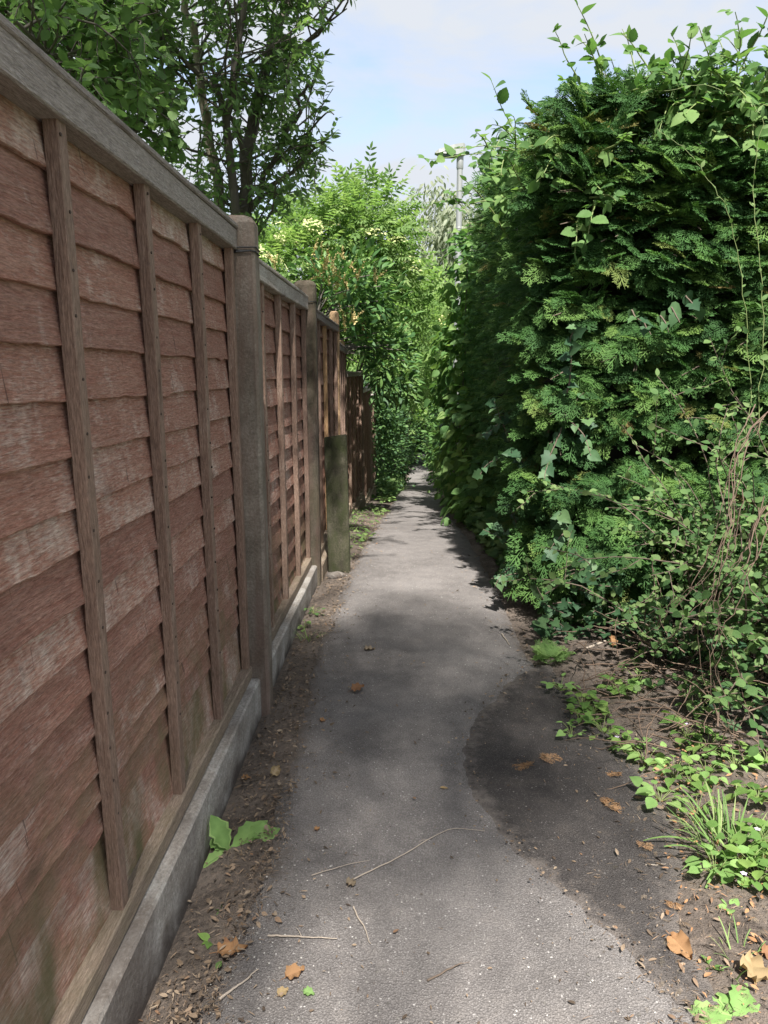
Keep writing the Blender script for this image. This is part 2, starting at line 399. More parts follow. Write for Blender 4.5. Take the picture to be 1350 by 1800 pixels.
def soil_mat():
    m, n, l, bs = newmat('verge soil')
    v = objvec(n, l, (1, 1, 1), False)
    a = noise_(n, l, v, 3.5, 6, 0.65); b = noise_(n, l, v, 48, 5, 0.72); c3 = noise_(n, l, v, 190, 3, 0.7)
    c = mixc(n, l, stepr(n, l, a, 0.35, 0.65), (0.085, 0.069, 0.058), (0.185, 0.152, 0.128))
    c = mixc(n, l, mth(n, l, 'MULTIPLY', stepr(n, l, b, 0.52, 0.68), 0.7), c, (0.24, 0.185, 0.145))
    c = mixc(n, l, mth(n, l, 'MULTIPLY', stepr(n, l, b, 0.46, 0.34), 0.7), c, (0.026, 0.020, 0.017))
    c = mixc(n, l, mth(n, l, 'MULTIPLY', stepr(n, l, c3, 0.60, 0.72), 0.6), c, (0.27, 0.20, 0.145))
    sx = zpos(n, l)
    lawn = mth(n, l, 'MAXIMUM', stepr(n, l, sx.outputs['X'], -1.0, -1.6), stepr(n, l, sx.outputs['X'], 4.0, 4.8))
    gr = mixc(n, l, b, (0.045, 0.085, 0.022), (0.10, 0.16, 0.045))
    c = mixc(n, l, lawn, c, gr)
    l.new(c, bs.inputs['Base Color']); bs.inputs['Roughness'].default_value = 0.95
    bs.inputs['Specular IOR Level'].default_value = 0.15
    bump(n, l, bs, mth(n, l, 'ADD', b, mth(n, l, 'MULTIPLY', c3, 0.6)), 0.9, 0.015)
    return m
M['soil'] = soil_mat()

# ------------------------------------------------------------------ ground, path, patch
def nz(x, y, z=0.0, s=1.0): return mnoise.noise(Vector((x * s, y * s, z)))
LEFT = [(300, 1840), (345, 1770), (410, 1640), (462, 1500), (492, 1380), (522, 1270), (552, 1150), (588, 1060), (622, 985), (655, 930), (688, 885), (711, 850), (720, 830), (731, 806), (736, 792)]
RIGHT = [(1290, 1840), (1225, 1760), (1165, 1640), (1170, 1540), (1160, 1440), (1100, 1340), (1010, 1240), (945, 1170), (912, 1110), (886, 1050), (850, 985), (812, 930), (779, 890), (766, 852), (756, 830), (750, 806), (747, 792)]
Lp = [atg(*p) for p in LEFT]; Rp = [atg(*p) for p in RIGHT]
def left_edge(y): return float(np.interp(y, [p.y for p in Lp], [p.x for p in Lp]))
def right_edge(y): return float(np.interp(y, [p.y for p in Rp], [p.x for p in Rp]))
def make_ground():
    xs = [-700, -200, -60, -20, -8, -4, -2, -1.2] + list(np.arange(-0.8, 2.61, 0.1)) + [3, 4, 6, 10, 25, 80, 250, 700]
    ys = [-60, -15, -4, -1, 0] + list(np.arange(0.3, 5.0, 0.1)) + list(np.arange(5, 14, 0.3)) + list(np.arange(14, 60, 2)) + [70, 90, 130, 220, 500, 1200, 1900]
    V, Fs = [], []
    for y in ys:
        l_, r_ = left_edge(max(y, 1.0)), right_edge(max(y, 1.0))
        for x in xs:
            z = g(y)
            out = max(l_ - x, x - r_, 0.0)
            bank = -min(out, 0.25) * float(np.interp(y, [1.3, 2.8, 6], [.36, .16, .1])) if x < l_ and y < 6 else min(out, 0.25) * 0.10
            if out > 0: z += bank + 0.012 * nz(x, y, 3.1, 6) * min(1, out / 0.1)
            else: z -= 0.012
            V.append((x, y, z))
    nx = len(xs)
    for j in range(len(ys) - 1):
        for i in range(nx - 1):
            a = j * nx + i; Fs.append((a, a + 1, a + nx + 1, a + nx))
    o = link('ground', pymesh('ground', V, Fs, M['soil'], True))
    tag(o, kind='structure')
make_ground()
def gz(x, y):
    l_, r_ = left_edge(max(y, 1.0)), right_edge(max(y, 1.0))
    out = max(l_ - x, x - r_, 0.0)
    return g(y) + ((-min(out, 0.25) * float(np.interp(y, [1.3, 2.8, 6], [.36, .16, .1])) if x < l_ and y < 6 else min(out, 0.25) * 0.10) if out > 0 else 0.006)
def make_path():
    ys = list(np.arange(-3, 0.9, 0.3)) + list(np.arange(0.9, 6, 0.03)) + list(np.arange(6, 14, 0.12)) + list(np.arange(14, 60, 1.0))
    V, Fs = [], []
    K = 20
    for y in ys:
        l_, r_ = left_edge(max(y, 1.0)), right_edge(max(y, 1.0))
        l_ += 0.030 * nz(y, 0, 1.0, 3) + 0.018 * nz(y, 0, 4.0, 14)
        r_ += 0.030 * nz(y, 0, 7.0, 3) + 0.018 * nz(y, 0, 9.0, 14)
        for i in range(K + 1):
            t = i / K; x = l_ + (r_ - l_) * t
            z = g(y) + 0.004 + 0.012 * (1 - (2 * t - 1) ** 2) + 0.004 * nz(x, y, 0, 2.2)
            if i in (0, K): z -= 0.020
            V.append((x, y, z))
    for j in range(len(ys) - 1):
        for i in range(K):
            a = j * (K + 1) + i; Fs.append((a, a + 1, a + K + 2, a + K + 1))
    me = pymesh('path', V, Fs, M['path'], True)
    ed = me.attributes.new('edge', 'FLOAT', 'POINT')
    ed.data.foreach_set('value', [min(abs(V[i][0] - V[i // (K + 1) * (K + 1)][0]), abs(V[i][0] - V[i // (K + 1) * (K + 1) + K][0])) for i in range(len(V))])
    tag(link('path', me), kind='structure')
make_path()
def path_z(x, y):
    l_, r_ = left_edge(max(y, 1.0)), right_edge(max(y, 1.0))
    t = (x - l_) / max(r_ - l_, .1)
    if 0 < t < 1: return g(y) + 0.004 + 0.012 * (1 - (2 * t - 1) ** 2) + 0.004 * nz(x, y, 0, 2.2)
    return gz(x, y)
PATCH_L = [(1185, 1770), (1095, 1665), (1010, 1600), (935, 1535), (870, 1470), (826, 1410), (806, 1350), (822, 1290), (868, 1225), (920, 1185), (945, 1172)]
PL = sorted([atg(*p) for p in PATCH_L], key=lambda p: p.y)
def make_patch():
    y0, y1 = PL[0].y, PL[-1].y
    ys = np.arange(y0, y1, 0.02)
    V, Fs = [], []; K = 16
    for y in ys:
        l_ = float(np.interp(y, [p.y for p in PL], [p.x for p in PL])) + 0.030 * nz(y, 0, 21, 5) + 0.024 * nz(y, 0, 23, 19) + 0.012 * nz(y, 0, 24, 50)
        r_ = right_edge(y) + 0.05 + 0.03 * nz(y, 0, 25, 4) + 0.02 * nz(y, 0, 27, 15)
        l_ = min(l_, r_ - 0.01)
        for i in range(K + 1):
            t = i / K; x = l_ + (r_ - l_) * t
            z = path_z(min(x, right_edge(y) - .01), y) + 0.0035 + 0.002 * nz(x, y, 5, 4)
            if i in (0, K): z -= 0.005
            V.append((x, y, z))
    for j in range(len(ys) - 1):
        for i in range(K):
            a = j * (K + 1) + i; Fs.append((a, a + 1, a + K + 2, a + K + 1))
    me = pymesh('tarmac_patch', V, Fs, M['patch'], True)
    ed = me.attributes.new('edge', 'FLOAT', 'POINT')
    ed.data.foreach_set('value', [min(abs(V[i][0] - V[i // (K + 1) * (K + 1)][0]), abs(V[i][0] - V[i // (K + 1) * (K + 1) + K][0])) for i in range(len(V))])
    tag(link('tarmac_patch', me), kind='structure')
make_patch()

# ------------------------------------------------------------------ fence
def box_mesh(name, x0, x1, y0, y1, z0, z1, mat, bev=0.003, seg=1, wob=0.0, seed=0):
    """bar along x (or z) with bevelled long edges and a slight wobble"""
    dx, dy, dz = x1 - x0, y1 - y0, z1 - z0
    ax = max(range(3), key=lambda i: (dx, dy, dz)[i])
    o3 = [x0, y0, z0]; s3 = [dx, dy, dz]
    a, b = [i for i in range(3) if i != ax]
    B = bev
    ring = [(B, 0), (s3[a] - B, 0), (s3[a], B), (s3[a], s3[b] - B), (s3[a] - B, s3[b]), (B, s3[b]), (0, s3[b] - B), (0, B)]
    V, Fs = [], []
    for k in range(seg + 1):
        t = k / seg
        wa = wob * nz(t * 3 + seed * 7.3, 1.1, seed); wb = wob * nz(t * 3 + seed * 3.1, 5.7, seed + 9)
        for (p, q) in ring:
            c = [0, 0, 0]
            c[ax] = o3[ax] + s3[ax] * t; c[a] = o3[a] + p + wa; c[b] = o3[b] + q + wb
            V.append(c)
    for k in range(seg):
        for i in range(8):
            j = (i + 1) % 8; Fs.append((k * 8 + i, k * 8 + j, (k + 1) * 8 + j, (k + 1) * 8 + i))
    Fs.append(tuple(range(7, -1, -1))); Fs.append(tuple(range(seg * 8, seg * 8 + 8)))
    me = pymesh(name, V, Fs, mat)
    import bmesh
    bm = bmesh.new(); bm.from_mesh(me); bmesh.ops.recalc_face_normals(bm, faces=bm.faces); bm.to_mesh(me); bm.free()
    return me

def slat_mesh(L, zb, zt, seed, mat, seg=26, wav=1.0, bays=4):
    """feather-edged lap board, bottom edge uneven, lower edge standing proud of the board below"""
    V, Fs = [], []
    rs = random.Random(seed)
    bow = rs.uniform(-.003, .005); tilt = rs.uniform(-.007, .007)
    lumps = [(rs.uniform(0, L), rs.uniform(.02, .06), rs.uniform(-.007, .006)) for _ in range(4)]
    for k in range(seg + 1):
        t = k / seg; x = L * t
        e = 0.005 * wav * nz(x * 2.3, seed * 1.7, 2.0) + 0.0030 * wav * nz(x * 11, seed * 2.9, 6.0) + 0.0022 * wav * nz(x * 47, seed * 2.1, 4.0) + tilt * (t - .5)
        for c, w, h in lumps: e += wav * h * math.exp(-((x - c) / w) ** 2)
        bulge = 0.006 * abs(math.sin(math.pi * t * bays)) * (0.4 + 0.6 * abs(nz(x * 3, seed, 8))) + bow * math.sin(math.pi * t)
        yb = 0.016 + bulge; yt = 0.0005
        V += [(x, yt - 0.005, zt), (x, yt, zt), (x, yb, zb + e + .002), (x, yb - 0.002, zb + e), (x, yb - 0.012, zb + e)]
    for k in range(seg):
        a = k * 5; b = a + 5
        for i in range(5):
            j = (i + 1) % 5; Fs.append((a + i, a + j, b + j, b + i))
    Fs.append((4, 3, 2, 1, 0)); Fs.append(tuple(seg * 5 + i for i in range(5)))
    return pymesh('slat', V, Fs, mat)

def panel(A, B, ztop, zbot, label, seed, mats, edges=None, seg=26, nbat=3, bat_new=(), rail_h=0.085, row=0.122, bay=None):
    """A, B: end points (x, y) of the panel on its slat plane, A the end nearer the viewer's start of the path"""
    A = Vector((A[0], A[1], 0)); B = Vector((B[0], B[1], 0))
    d = (B - A); L = d.length; d.normalize()
    root = thing('lapped_fence', label, 'fence', (A.x, A.y, 0), 'lapped timber fence panels')
    root.rotation_euler = (0, 0, math.atan2(d.y, d.x))
    # local +y must face the path (to the right of travel): build with mirrored sign
    S = -1.0
    rs = random.Random(seed)
    def flip(me):
        for v in me.vertices: v.co.y *= S
        me.flip_normals(); return me
    zlo = zbot + 0.055; zhi = ztop - rail_h
    if edges is None:
        edges = []; z = zlo + row * .55
        while z < zhi - 0.03:
            edges.append(z); z += row * rs.uniform(0.88, 1.12)
    edges = sorted(edges)
    bot = [zlo - 0.03] + edges
    for i, zb in enumerate(bot):
        zt = (bot[i + 1] + 0.028) if i + 1 < len(bot) else zhi + 0.03
        link('slat', flip(slat_mesh(L, zb, zt, seed * 100 + i, mats['slat'], seg, 1.0, nbat + 1)), root)
    bw = 0.036
    for k in range(nbat + 2):
        cx = [bw / 2 + .004, L - bw / 2 - .004][k - nbat] if k >= nbat else L - (bay or L / (nbat + 1)) * (k + 1)
        cx += rs.uniform(-.008, .008) if k < nbat else 0
        m = mats['batten_new'] if k in bat_new else mats['batten']
        me = box_mesh('batten', cx - bw / 2, cx + bw / 2, 0.0165, 0.046, zlo - 0.004, zhi + 0.01, m, 0.002, 8, 0.004, seed * 10 + k)
        link('batten', flip(me), root)
    if seg > 30:
        V, T = [], []
        for k in range(nbat):
            cx = L - (bay or L / (nbat + 1)) * (k + 1)
            for zb in bot[1:]:
                o_ = len(V); px, pz = cx + rs.uniform(-.009, .009), zb + .05 + rs.uniform(-.012, .012)
                V += [(px + .0035 * math.cos(a_), .0485, pz + .0035 * math.sin(a_)) for a_ in np.linspace(0, 6.283, 6, endpoint=False)] + [(px + .0035 * math.cos(a_), .040, pz + .0035 * math.sin(a_)) for a_ in np.linspace(0, 6.283, 6, endpoint=False)]
                T.append(tuple(o_ + q for q in range(6))); T += [(o_ + q, o_ + 6 + q, o_ + 6 + (q + 1) % 6, o_ + (q + 1) % 6) for q in range(6)]
        nl = link('nail_heads', flip(pymesh('nail_heads', V, T, M['rust'])), root); nl['kind'] = 'stuff'
    tr_ = link('top_rail', flip(box_mesh('top_rail', 0.0, L, 0.002, 0.060, zhi, ztop - 0.012, mats['rail'], 0.004, 12, 0.004, seed)), root)
    link('capping_strip', flip(box_mesh('capping_strip', 0.001, L - .001, -0.03, 0.066, ztop - 0.014, ztop + 0.004, mats['rail'], 0.004, 12, 0.004, seed + 5)), tr_)
    link('bottom_rail', flip(box_mesh('bottom_rail', 0.0, L, -0.02, 0.054, zbot, zlo, mats['rail_low'], 0.005, 14, 0.004, seed + 3)), root)
    # rear battens and frame (the garden side)
    for k in range(3):
        cx = L * (k + 1) / 4
        link('rear_batten', flip(box_mesh('rear_batten', cx - .018, cx + .018, -0.034, -0.0055, zbot + .06, zhi, mats['batten'], 0.002, 1)), root)
    return root

def post(x, y, ztop, w, dpt, mat, label, cat='fence post', chamf=0.012, seed=0, lean=(0, 0), cap=0.03, name='fence_post', group=None):
    zb = g(y) - 0.25
    V, Fs = [], []
    hx, hy = dpt / 2, w / 2
    ring = [(-hx + chamf, -hy), (hx - chamf, -hy), (hx, -hy + chamf), (hx, hy - chamf), (hx - chamf, hy), (-hx + chamf, hy), (-hx, hy - chamf), (-hx, -hy + chamf)]
    zs = list(np.linspace(zb, ztop - cap, 14)) + [ztop - cap * .35, ztop]
    for k, z in enumerate(zs):
        s = 1.0 if k < 14 else (0.86 if k == 14 else 0.5)
        t = (z - zb) / (ztop - zb)
        for i, (px, py) in enumerate(ring):
            q = 0.0022 * nz(i * 3.3 + seed, z * 6, seed)
            V.append((px * s + lean[0] * t + q, py * s + lean[1] * t + q, z - g(y)))
    n = len(zs)
    for k in range(n - 1):
        for i in range(8):
            j = (i + 1) % 8; Fs.append((k * 8 + i, k * 8 + j, k * 8 + 8 + j, k * 8 + 8 + i))
    Fs.append(tuple(range(7, -1, -1))); Fs.append(tuple(range((n - 1) * 8, n * 8)))
    o = link(name, pymesh(name, V, Fs, mat), None, (x, y, g(y)))
    return tag(o, label, cat, group)

# posts: centre x, centre y
P = [(-0.622, 0.60), (-0.566, 2.845), (-0.500, 4.74), (-0.450, 6.60), (-0.468, 8.45), (-0.345, 10.30), (-0.268, 12.1), (-0.205, 13.7)]
PT = [1.985, 1.995, 2.005, 1.97, 1.80, 1.47, 1.25, 1.08]
post(*P[0], PT[0], 0.10, 0.12, M['post'], 'chamfered brown concrete post at the start of the fence', seed=1, group='concrete fence posts')
post(P[1][0] - .002, P[1][1] + .012, PT[1] + .012, 0.112, 0.156, M['post'], 'chamfered brown concrete post bound with black wire', seed=2, group='concrete fence posts', lean=(0, .0))
post(P[2][0] - .01, P[2][1], PT[2], 0.11, 0.14, M['post_dark'], 'dark concrete post beside the mossy upright slab', seed=3, group='concrete fence posts')
post(*P[3], PT[3], 0.075, 0.085, M['post_new'], 'taller pale sawn timber post with rounded top', seed=4, chamf=.006, group='timber fence posts')
post(*P[4], PT[4], 0.075, 0.085, M['post_new'], 'shorter pale timber post leaning towards the path', seed=5, chamf=.006, lean=(-.035, 0), group='timber fence posts')
post(*P[5], PT[5], 0.085, 0.09, M['post_old'], 'weathered grey brown post where laurel leaves touch the fence', seed=6, chamf=.006, group='timber fence posts')
post(*P[6], PT[6], 0.085, 0.09, M['post_old'], 'weathered post between the two lowest fence panels', seed=7, chamf=.006, group='timber fence posts')
post(*P[7], PT[7], 0.085, 0.09, M['post_old'], 'last fence post standing against the privet hedge', seed=8, chamf=.006, group='timber fence posts')

def fence_x(a, b, off=None):
    off = (-.048 if a < 2 else -.02) if off is None else off
    (x0, y0), (x1, y1) = P[a], P[b]
    y0 += 0.040; y1 -= 0.040
    return (x0 + off, y0), (x1 + off, y1)
mats1 = dict(slat=M['slat'], batten=M['batten'], batten_new=M['batten_new'], rail=M['rail'], rail_low=M['rail_low'])
mats2 = dict(mats1, slat=M['slat_far'])
# lap lines of the first panel read at its second bay
def zpanel(v, u=148):
    d = ray(u, v); (x0, y0), (x1, y1) = fence_x(0, 1); s = (x1 - x0) / (y1 - y0)
    X0 = x0 + .02
    t = (X0 - s * y0) / (d.x - s * d.y)
    return CAM_H + d.z * t
E1 = [zpanel(v) for v in (330, 433, 523, 612, 703, 798, 886, 966, 1058, 1146, 1232, 1318, 1392, 1446, 1520)]
a, b = fence_x(0, 1)
panel(a, b, 1.965, 0.150, 'near red brown lapped fence panel with dark drip marks on its boards', 11, mats1, E1, 120, nbat=3, bay=.459)
a, b = fence_x(1, 2)
panel(a, b, 1.905, 0.125, 'brown lapped panel between the wired concrete post and the dark post', 12, mats1, None, 60, row=.128)
a, b = fence_x(2, 3)
panel(a, b, 1.845, 0.10, 'lapped panel behind the mossy slab with one new pale batten', 13, mats2, None, 14, bat_new=(1,), rail_h=.06, row=.125)
a, b = fence_x(3, 4)
panel(a, b, 1.70, -0.12, 'narrow looking lapped panel between the two pale timber posts', 14, mats2, None, 10, rail_h=.06, row=.125)
a, b = fence_x(4, 5)
panel(a, b, 1.44, -0.34, 'low red brown panel past the leaning pale post', 15, mats2, None, 10, rail_h=.06, row=.125)
a, b = fence_x(5, 6)
panel(a, b, 1.20, -0.58, 'fence panel half hidden under laurel leaves', 16, mats2, None, 8, rail_h=.06, row=.125)
a, b = fence_x(6, 7)
panel(a, b, 1.04, -0.74, 'last fence panel before the privet hedge', 17, mats2, None, 8, rail_h=.06, row=.125)

def gravel_board(k, ztop, label):
    (x0, y0), (x1, y1) = fence_x(k, k + 1)
    d = Vector((x1 - x0, y1 - y0, 0)); L = d.length
    zb = min(g(y0), g(y1)) - 0.12
    me = box_mesh('gravel_board', 0, L, -0.088, 0.0, zb, ztop, M['gravel_board'] if k < 2 else M['rail_low'], 0.007, 20, 0.003, k + 40)
    o = link('gravel_board', me, None, (x0, y0, 0)); o.rotation_euler = (0, 0, math.atan2(d.y, d.x))
    tag(o, label, 'gravel board', 'boards along the foot of the fence')
gravel_board(0, 0.148, 'long grey concrete gravel board with damp dark foot under near panel')
gravel_board(1, 0.123, 'concrete gravel board under the panel between the concrete posts')
gravel_board(2, 0.098, 'low board behind the mossy slab at the fence foot')
gravel_board(3, -0.122, 'low board between the feet of the pale timber posts')
gravel_board(4, -0.342, 'pale weathered board under the low red brown panel')
gravel_board(5, -0.582, 'low board under the laurel covered panel')
gravel_board(6, -0.742, 'low board under the last panel by the hedge')

def tubes(polys, sides=6):
    """polys: list of (points Nx3, radii N). Returns V,T arrays."""
    Vs, Ts, off = [], [], 0
    ang = np.linspace(0, 2 * np.pi, sides, endpoint=False)
    for pts, rad in polys:
        p = np.asarray(pts, float); r = np.asarray(rad, float); n = len(p)
        if n < 2: continue
        t = np.gradient(p, axis=0); t /= np.linalg.norm(t, axis=1)[:, None] + 1e-9
        ref = np.array([0.31, 0.17, 0.94]); ref = np.where(np.abs(t @ ref)[:, None] > .95, np.array([1., 0, 0]), ref)
        a_ = np.cross(t, ref); a_ /= np.linalg.norm(a_, axis=1)[:, None] + 1e-9
        b_ = np.cross(t, a_)
        ring = p[:, None, :] + r[:, None, None] * (np.cos(ang)[None, :, None] * a_[:, None, :] + np.sin(ang)[None, :, None] * b_[:, None, :])
        Vs.append(ring.reshape(-1, 3))
        i = np.arange(n - 1)[:, None] * sides; j = np.arange(sides)[None, :]; j2 = (j + 1) % sides
        A, B, C, D = i + j, i + j2, i + sides + j2, i + sides + j
        T = np.concatenate([np.stack([A, B, C], -1).reshape(-1, 3), np.stack([A, C, D], -1).reshape(-1, 3)])
        Ts.append(T + off); off += n * sides
    return np.concatenate(Vs), np.concatenate(Ts)
def tube_obj(name, polys, mat, parent=None, sides=6, loc=None):
    V, T = tubes(polys, sides)
    if loc is not None: V = V - np.array(loc)
    o = link(name, npmesh(name, V, T, mat), parent, loc)
    if len(polys) > 8: o['kind'] = 'stuff'
    return o

# wire bindings on the posts
def wire_tie(k, z, n, label):
    x, y = P[k][0] - (.002 if k == 1 else .01), P[k][1] + (.012 if k == 1 else 0); root_loc = (x, y, z)
    polys = []
    for s in range(n):
        hx, hy, c = (0.0805 if k == 1 else .072), 0.062, 0.016
        pts = []
        for (px, py) in [(-hx, -hy + c), (-hx + c, -hy), (hx - c, -hy), (hx, -hy + c), (hx, hy - c), (hx - c, hy), (-hx + c, hy), (-hx, hy - c), (-hx, -hy + c)]:
            pts.append((px + .0005 * s, py, 0.0065 * s + 0.006 * math.sin(px * 30 + s * 2) + (0.012 * s * .3 if px > 0 else 0)))
        polys.append((pts, [0.0026] * len(pts)))
    o = tube_obj('wire_tie', polys, M['wire'], None, 6); o.location = root_loc
    tag(o, label, 'wire')
wire_tie(1, 1.868, 3, 'black wire strands looped round the concrete post top')
wire_tie(2, 1.865, 1, 'single black wire loop round the dark post')

# mossy upright slab
def slab():
    f = atg(597, 1003); top = at(592, 766, f.y)
    w, th = 0.158, 0.05; H = top.z + 0.0
    V, Fs = [], []
    zs = np.linspace(-0.15, H, 10)
    for z in zs:
        for (px, py) in [(-w / 2, -th / 2), (w / 2, -th / 2), (w / 2, th / 2), (-w / 2, th / 2)]:
            zz = z + (0.012 * (px / w * 2) if z == zs[-1] else 0)
            q = .0025 * nz(px * 20, z * 7, py * 30)
            V.append((px + q - 0.018 * z, py + q, zz))
    for k in range(9):
        for i in range(4):
            j = (i + 1) % 4; Fs.append((k * 4 + i, k * 4 + j, k * 4 + 4 + j, k * 4 + 4 + i))
    Fs.append((3, 2, 1, 0)); Fs.append((36, 37, 38, 39))
    o = link('concrete_slab', pymesh('concrete_slab', V, Fs, M['slab']), None, (f.x, f.y, f.z))
    o.rotation_euler = (0, 0, math.radians(-6))
    import bmesh
    bm = bmesh.new(); bm.from_mesh(o.data); bmesh.ops.bevel(bm, geom=[e for e in bm.edges if e.calc_face_angle(0) > .8], offset=.006, segments=2, affect='EDGES'); bm.to_mesh(o.data); bm.free()
    tag(o, 'narrow mossy dark concrete slab standing upright against the fence', 'slab')
slab()
# a flat stone at the slab foot
def stone(u, v, sx, sy, sz, label, mat, seed):
    import bmesh
    c = atg(u, v); bm = bmesh.new(); bmesh.ops.create_icosphere(bm, subdivisions=2, radius=1)
    for vt in bm.verts:
        k = 1 + .25 * mnoise.noise(vt.co * 1.7 + Vector((seed, 0, 0)))
        vt.co = Vector((vt.co.x * sx * k, vt.co.y * sy * k, max(vt.co.z, -.6) * sz * k))
    me = bpy.data.meshes.new('stone'); bm.to_mesh(me); bm.free(); me.materials.append(mat)
    o = link('stone', me, None, (c.x, c.y, gz(c.x, c.y) + sz * .4))
    tag(o, label, 'stone')
stone(590, 1012, .075, .05, .028, 'flat pale stone at the foot of the mossy slab', M['gravel_board'], 3)
stone(668, 893, .16, .10, .035, 'flat grey stone lying beside the path near the hedge foot', M['gravel_board'], 5)

# lamp post
def lamp_post():
    b = at(806, 420, 12.0); x, y = b.x, b.y; z0 = g(y)
    top = at(806, 272, 12.0).z - z0
    root = thing('street_lamp', 'slim grey street lamp with flat lantern rising behind the conifer hedge', 'street lamp', (x, y, z0))
    tube_obj('column', [([(0, 0, -.2), (0, 0, 1.2)], [.075, .075]), ([(0, 0, 1.2), (0, 0, 1.3), (0, 0, top)], [.075, .052, .045])], M['lamp_metal'], root, 14)
    tube_obj('collar', [([(0, 0, top - .22), (0, 0, top - .20), (0, 0, top + .02), (0, 0, top + .04)], [.047, .055, .055, .04])], M['lamp_metal'], root, 14)
    tube_obj('column_band', [([(0, 0, top - 1.12), (0, 0, top - 1.11), (0, 0, top - 1.09), (0, 0, top - 1.08)], [.046, .05, .05, .046])], M['lamp_metal'], root, 14)
    # lantern: wedge reaching over the path
    xs = [(-.40, .060, .035, .05), (-.34, .095, .020, .085), (-.10, .115, .0, .15), (.04, .08, -.01, .18), (.075, .05, .02, .165)]
    V, Fs = [], []
    for (px, hw, lo, hi) in xs:
        V += [(px, -hw, lo), (px, hw, lo), (px, hw * .8, hi), (px, -hw * .8, hi)]
    for k in range(4):
        for i in range(4):
            j = (i + 1) % 4; Fs.append((k * 4 + i, k * 4 + 4 + i, k * 4 + 4 + j, k * 4 + j))
    Fs.append((0, 1, 2, 3)); Fs.append((19, 18, 17, 16))
    V = [(a_, b_, c_ + top - .02) for a_, b_, c_ in V]
    me = pymesh('lantern', V, Fs, M['lamp_head'])
    import bmesh
    bm = bmesh.new(); bm.from_mesh(me); bmesh.ops.recalc_face_normals(bm, faces=bm.faces); bm.to_mesh(me); bm.free()
    h = link('lantern', me, root)
    link('lens', box_mesh('lens', -.35, -.10, -.075, .075, top - .036, top - .004, M['lamp_glass'], .004), h)
lamp_post()

# orange post far along the path
c = atg(714, 828)
tag(post(c.x - .05, c.y, at(714, 770, c.y).z, .20, .16, M['post_orange'], 'short orange brown post at the path edge past the privet hedge', seed=20, chamf=.01, name='timber_post'))

# ------------------------------------------------------------------ foliage kit
RNG = np.random.default_rng(7)
def unit(a): return a / (np.linalg.norm(a, axis=-1, keepdims=True) + 1e-9)
def leaf_tpl(prof, fold=0.18, curl=0.15, stalk=0.0):
    """leaf of length 1 along +x; prof = half widths at evenly spaced stations (ends closed)"""
    n = len(prof); V, T = [], []
    xs = np.linspace(0, 1, n)
    mid, lf, rt = [], [], []
    for x, w in zip(xs, prof):
        z = -curl * x * x
        mid.append(len(V)); V.append((x, 0, z))
        if w > 0:
            lf.append(len(V)); V.append((x - .04, w, z + fold * w)); rt.append(len(V)); V.append((x - .04, -w, z + fold * w))
        else: lf.append(mid[-1]); rt.append(mid[-1])
    for i in range(n - 1):
        for side in (lf, rt):
            q = [mid[i], mid[i + 1], side[i + 1], side[i]]
            if side is rt: q = q[::-1]
            q = [k for j, k in enumerate(q) if k not in q[:j]]
            if len(q) == 4: T += [(q[0], q[1], q[2]), (q[0], q[2], q[3])]
            elif len(q) == 3: T.append(tuple(q))
    return np.array(V, float), np.array(T, int)
def poly_tpl(out, fold=0.15, curl=0.1):
    """lobed leaf from an upper-half outline [(x, y)...], mirrored, fanned from the midrib"""
    V = [(0.28, 0, 0)]; n = len(out)
    pts = out + [(x, -y) for x, y in reversed(out) if y > 1e-6]
    for x, y in pts: V.append((x, y, fold * abs(y) - curl * x * x))
    T = [(0, i + 1, (i + 1) % len(pts) + 1) for i in range(len(pts))]
    T = [(a_, c_, b_) for a_, b_, c_ in T]
    return np.array(V, float), np.array(T, int)
def join_tpl(parts):
    Vs, Ts, o = [], [], 0
    for V, T in parts: Vs.append(V); Ts.append(T + o); o += len(V)
    return np.concatenate(Vs), np.concatenate(Ts)
def xf(tpl, ang=0, s=1, pos=(0, 0, 0), roll=0, pitch=0):
    V, T = tpl
    R = np.array(Matrix.Rotation(ang, 3, 'Z') @ Matrix.Rotation(pitch, 3, 'Y') @ Matrix.Rotation(roll, 3, 'X'))
    return V @ R.T * s + np.array(pos), T
OVATE = leaf_tpl([0, .20, .25, .17, 0])
OVATE_HI = leaf_tpl([0, .17, .27, .29, .24, .14, 0], .2, .22)
ROUND = leaf_tpl([0, .30, .38, .30, 0], .15, .12)
LONG = leaf_tpl([0, .13, .16, .12, 0], .2, .25)
LINE = leaf_tpl([0, .07, .06, 0], .2, .3)
HEART = poly_tpl([(-.10, .02), (-.14, .24), (0, .42), (.25, .45), (.55, .30), (.80, .12), (1.0, 0)], .2, .18)
IVY = poly_tpl([(0, .0), (-.16, .22), (.02, .50), (.28, .34), (.46, .46), (.60, .26), (1.0, 0)], .18, .12)
LOBED = poly_tpl([(0, .03), (-.06, .30), (.12, .25), (.22, .52), (.40, .30), (.62, .44), (.66, .20), (1.0, 0)], .25, -.1)
TOOTH = poly_tpl([(0, 0), (.03, .16), (.12, .22), (.15, .29), (.27, .32), (.31, .38), (.45, .37), (.49, .40), (.62, .33), (.66, .34), (.78, .21), (.82, .20), (1.0, 0)], .22, .2)
TRI = join_tpl([xf(TOOTH, 0, .62, (.38, 0, 0)), xf(TOOTH, 1.15, .52, (.33, .02, 0), .2), xf(TOOTH, -1.15, .52, (.33, -.02, 0), -.2), (np.array([(0, .012, 0), (0, -.012, 0), (.4, .008, 0), (.4, -.008, 0)]), np.array([(0, 1, 2), (1, 3, 2)]))])
_p = []
for i, x in enumerate((.30, .52, .74)):
    for s in (1, -1): _p.append(xf(LONG, s * 1.0, .36 - .03 * i, (x, 0, -.06 * x), 0, .15))
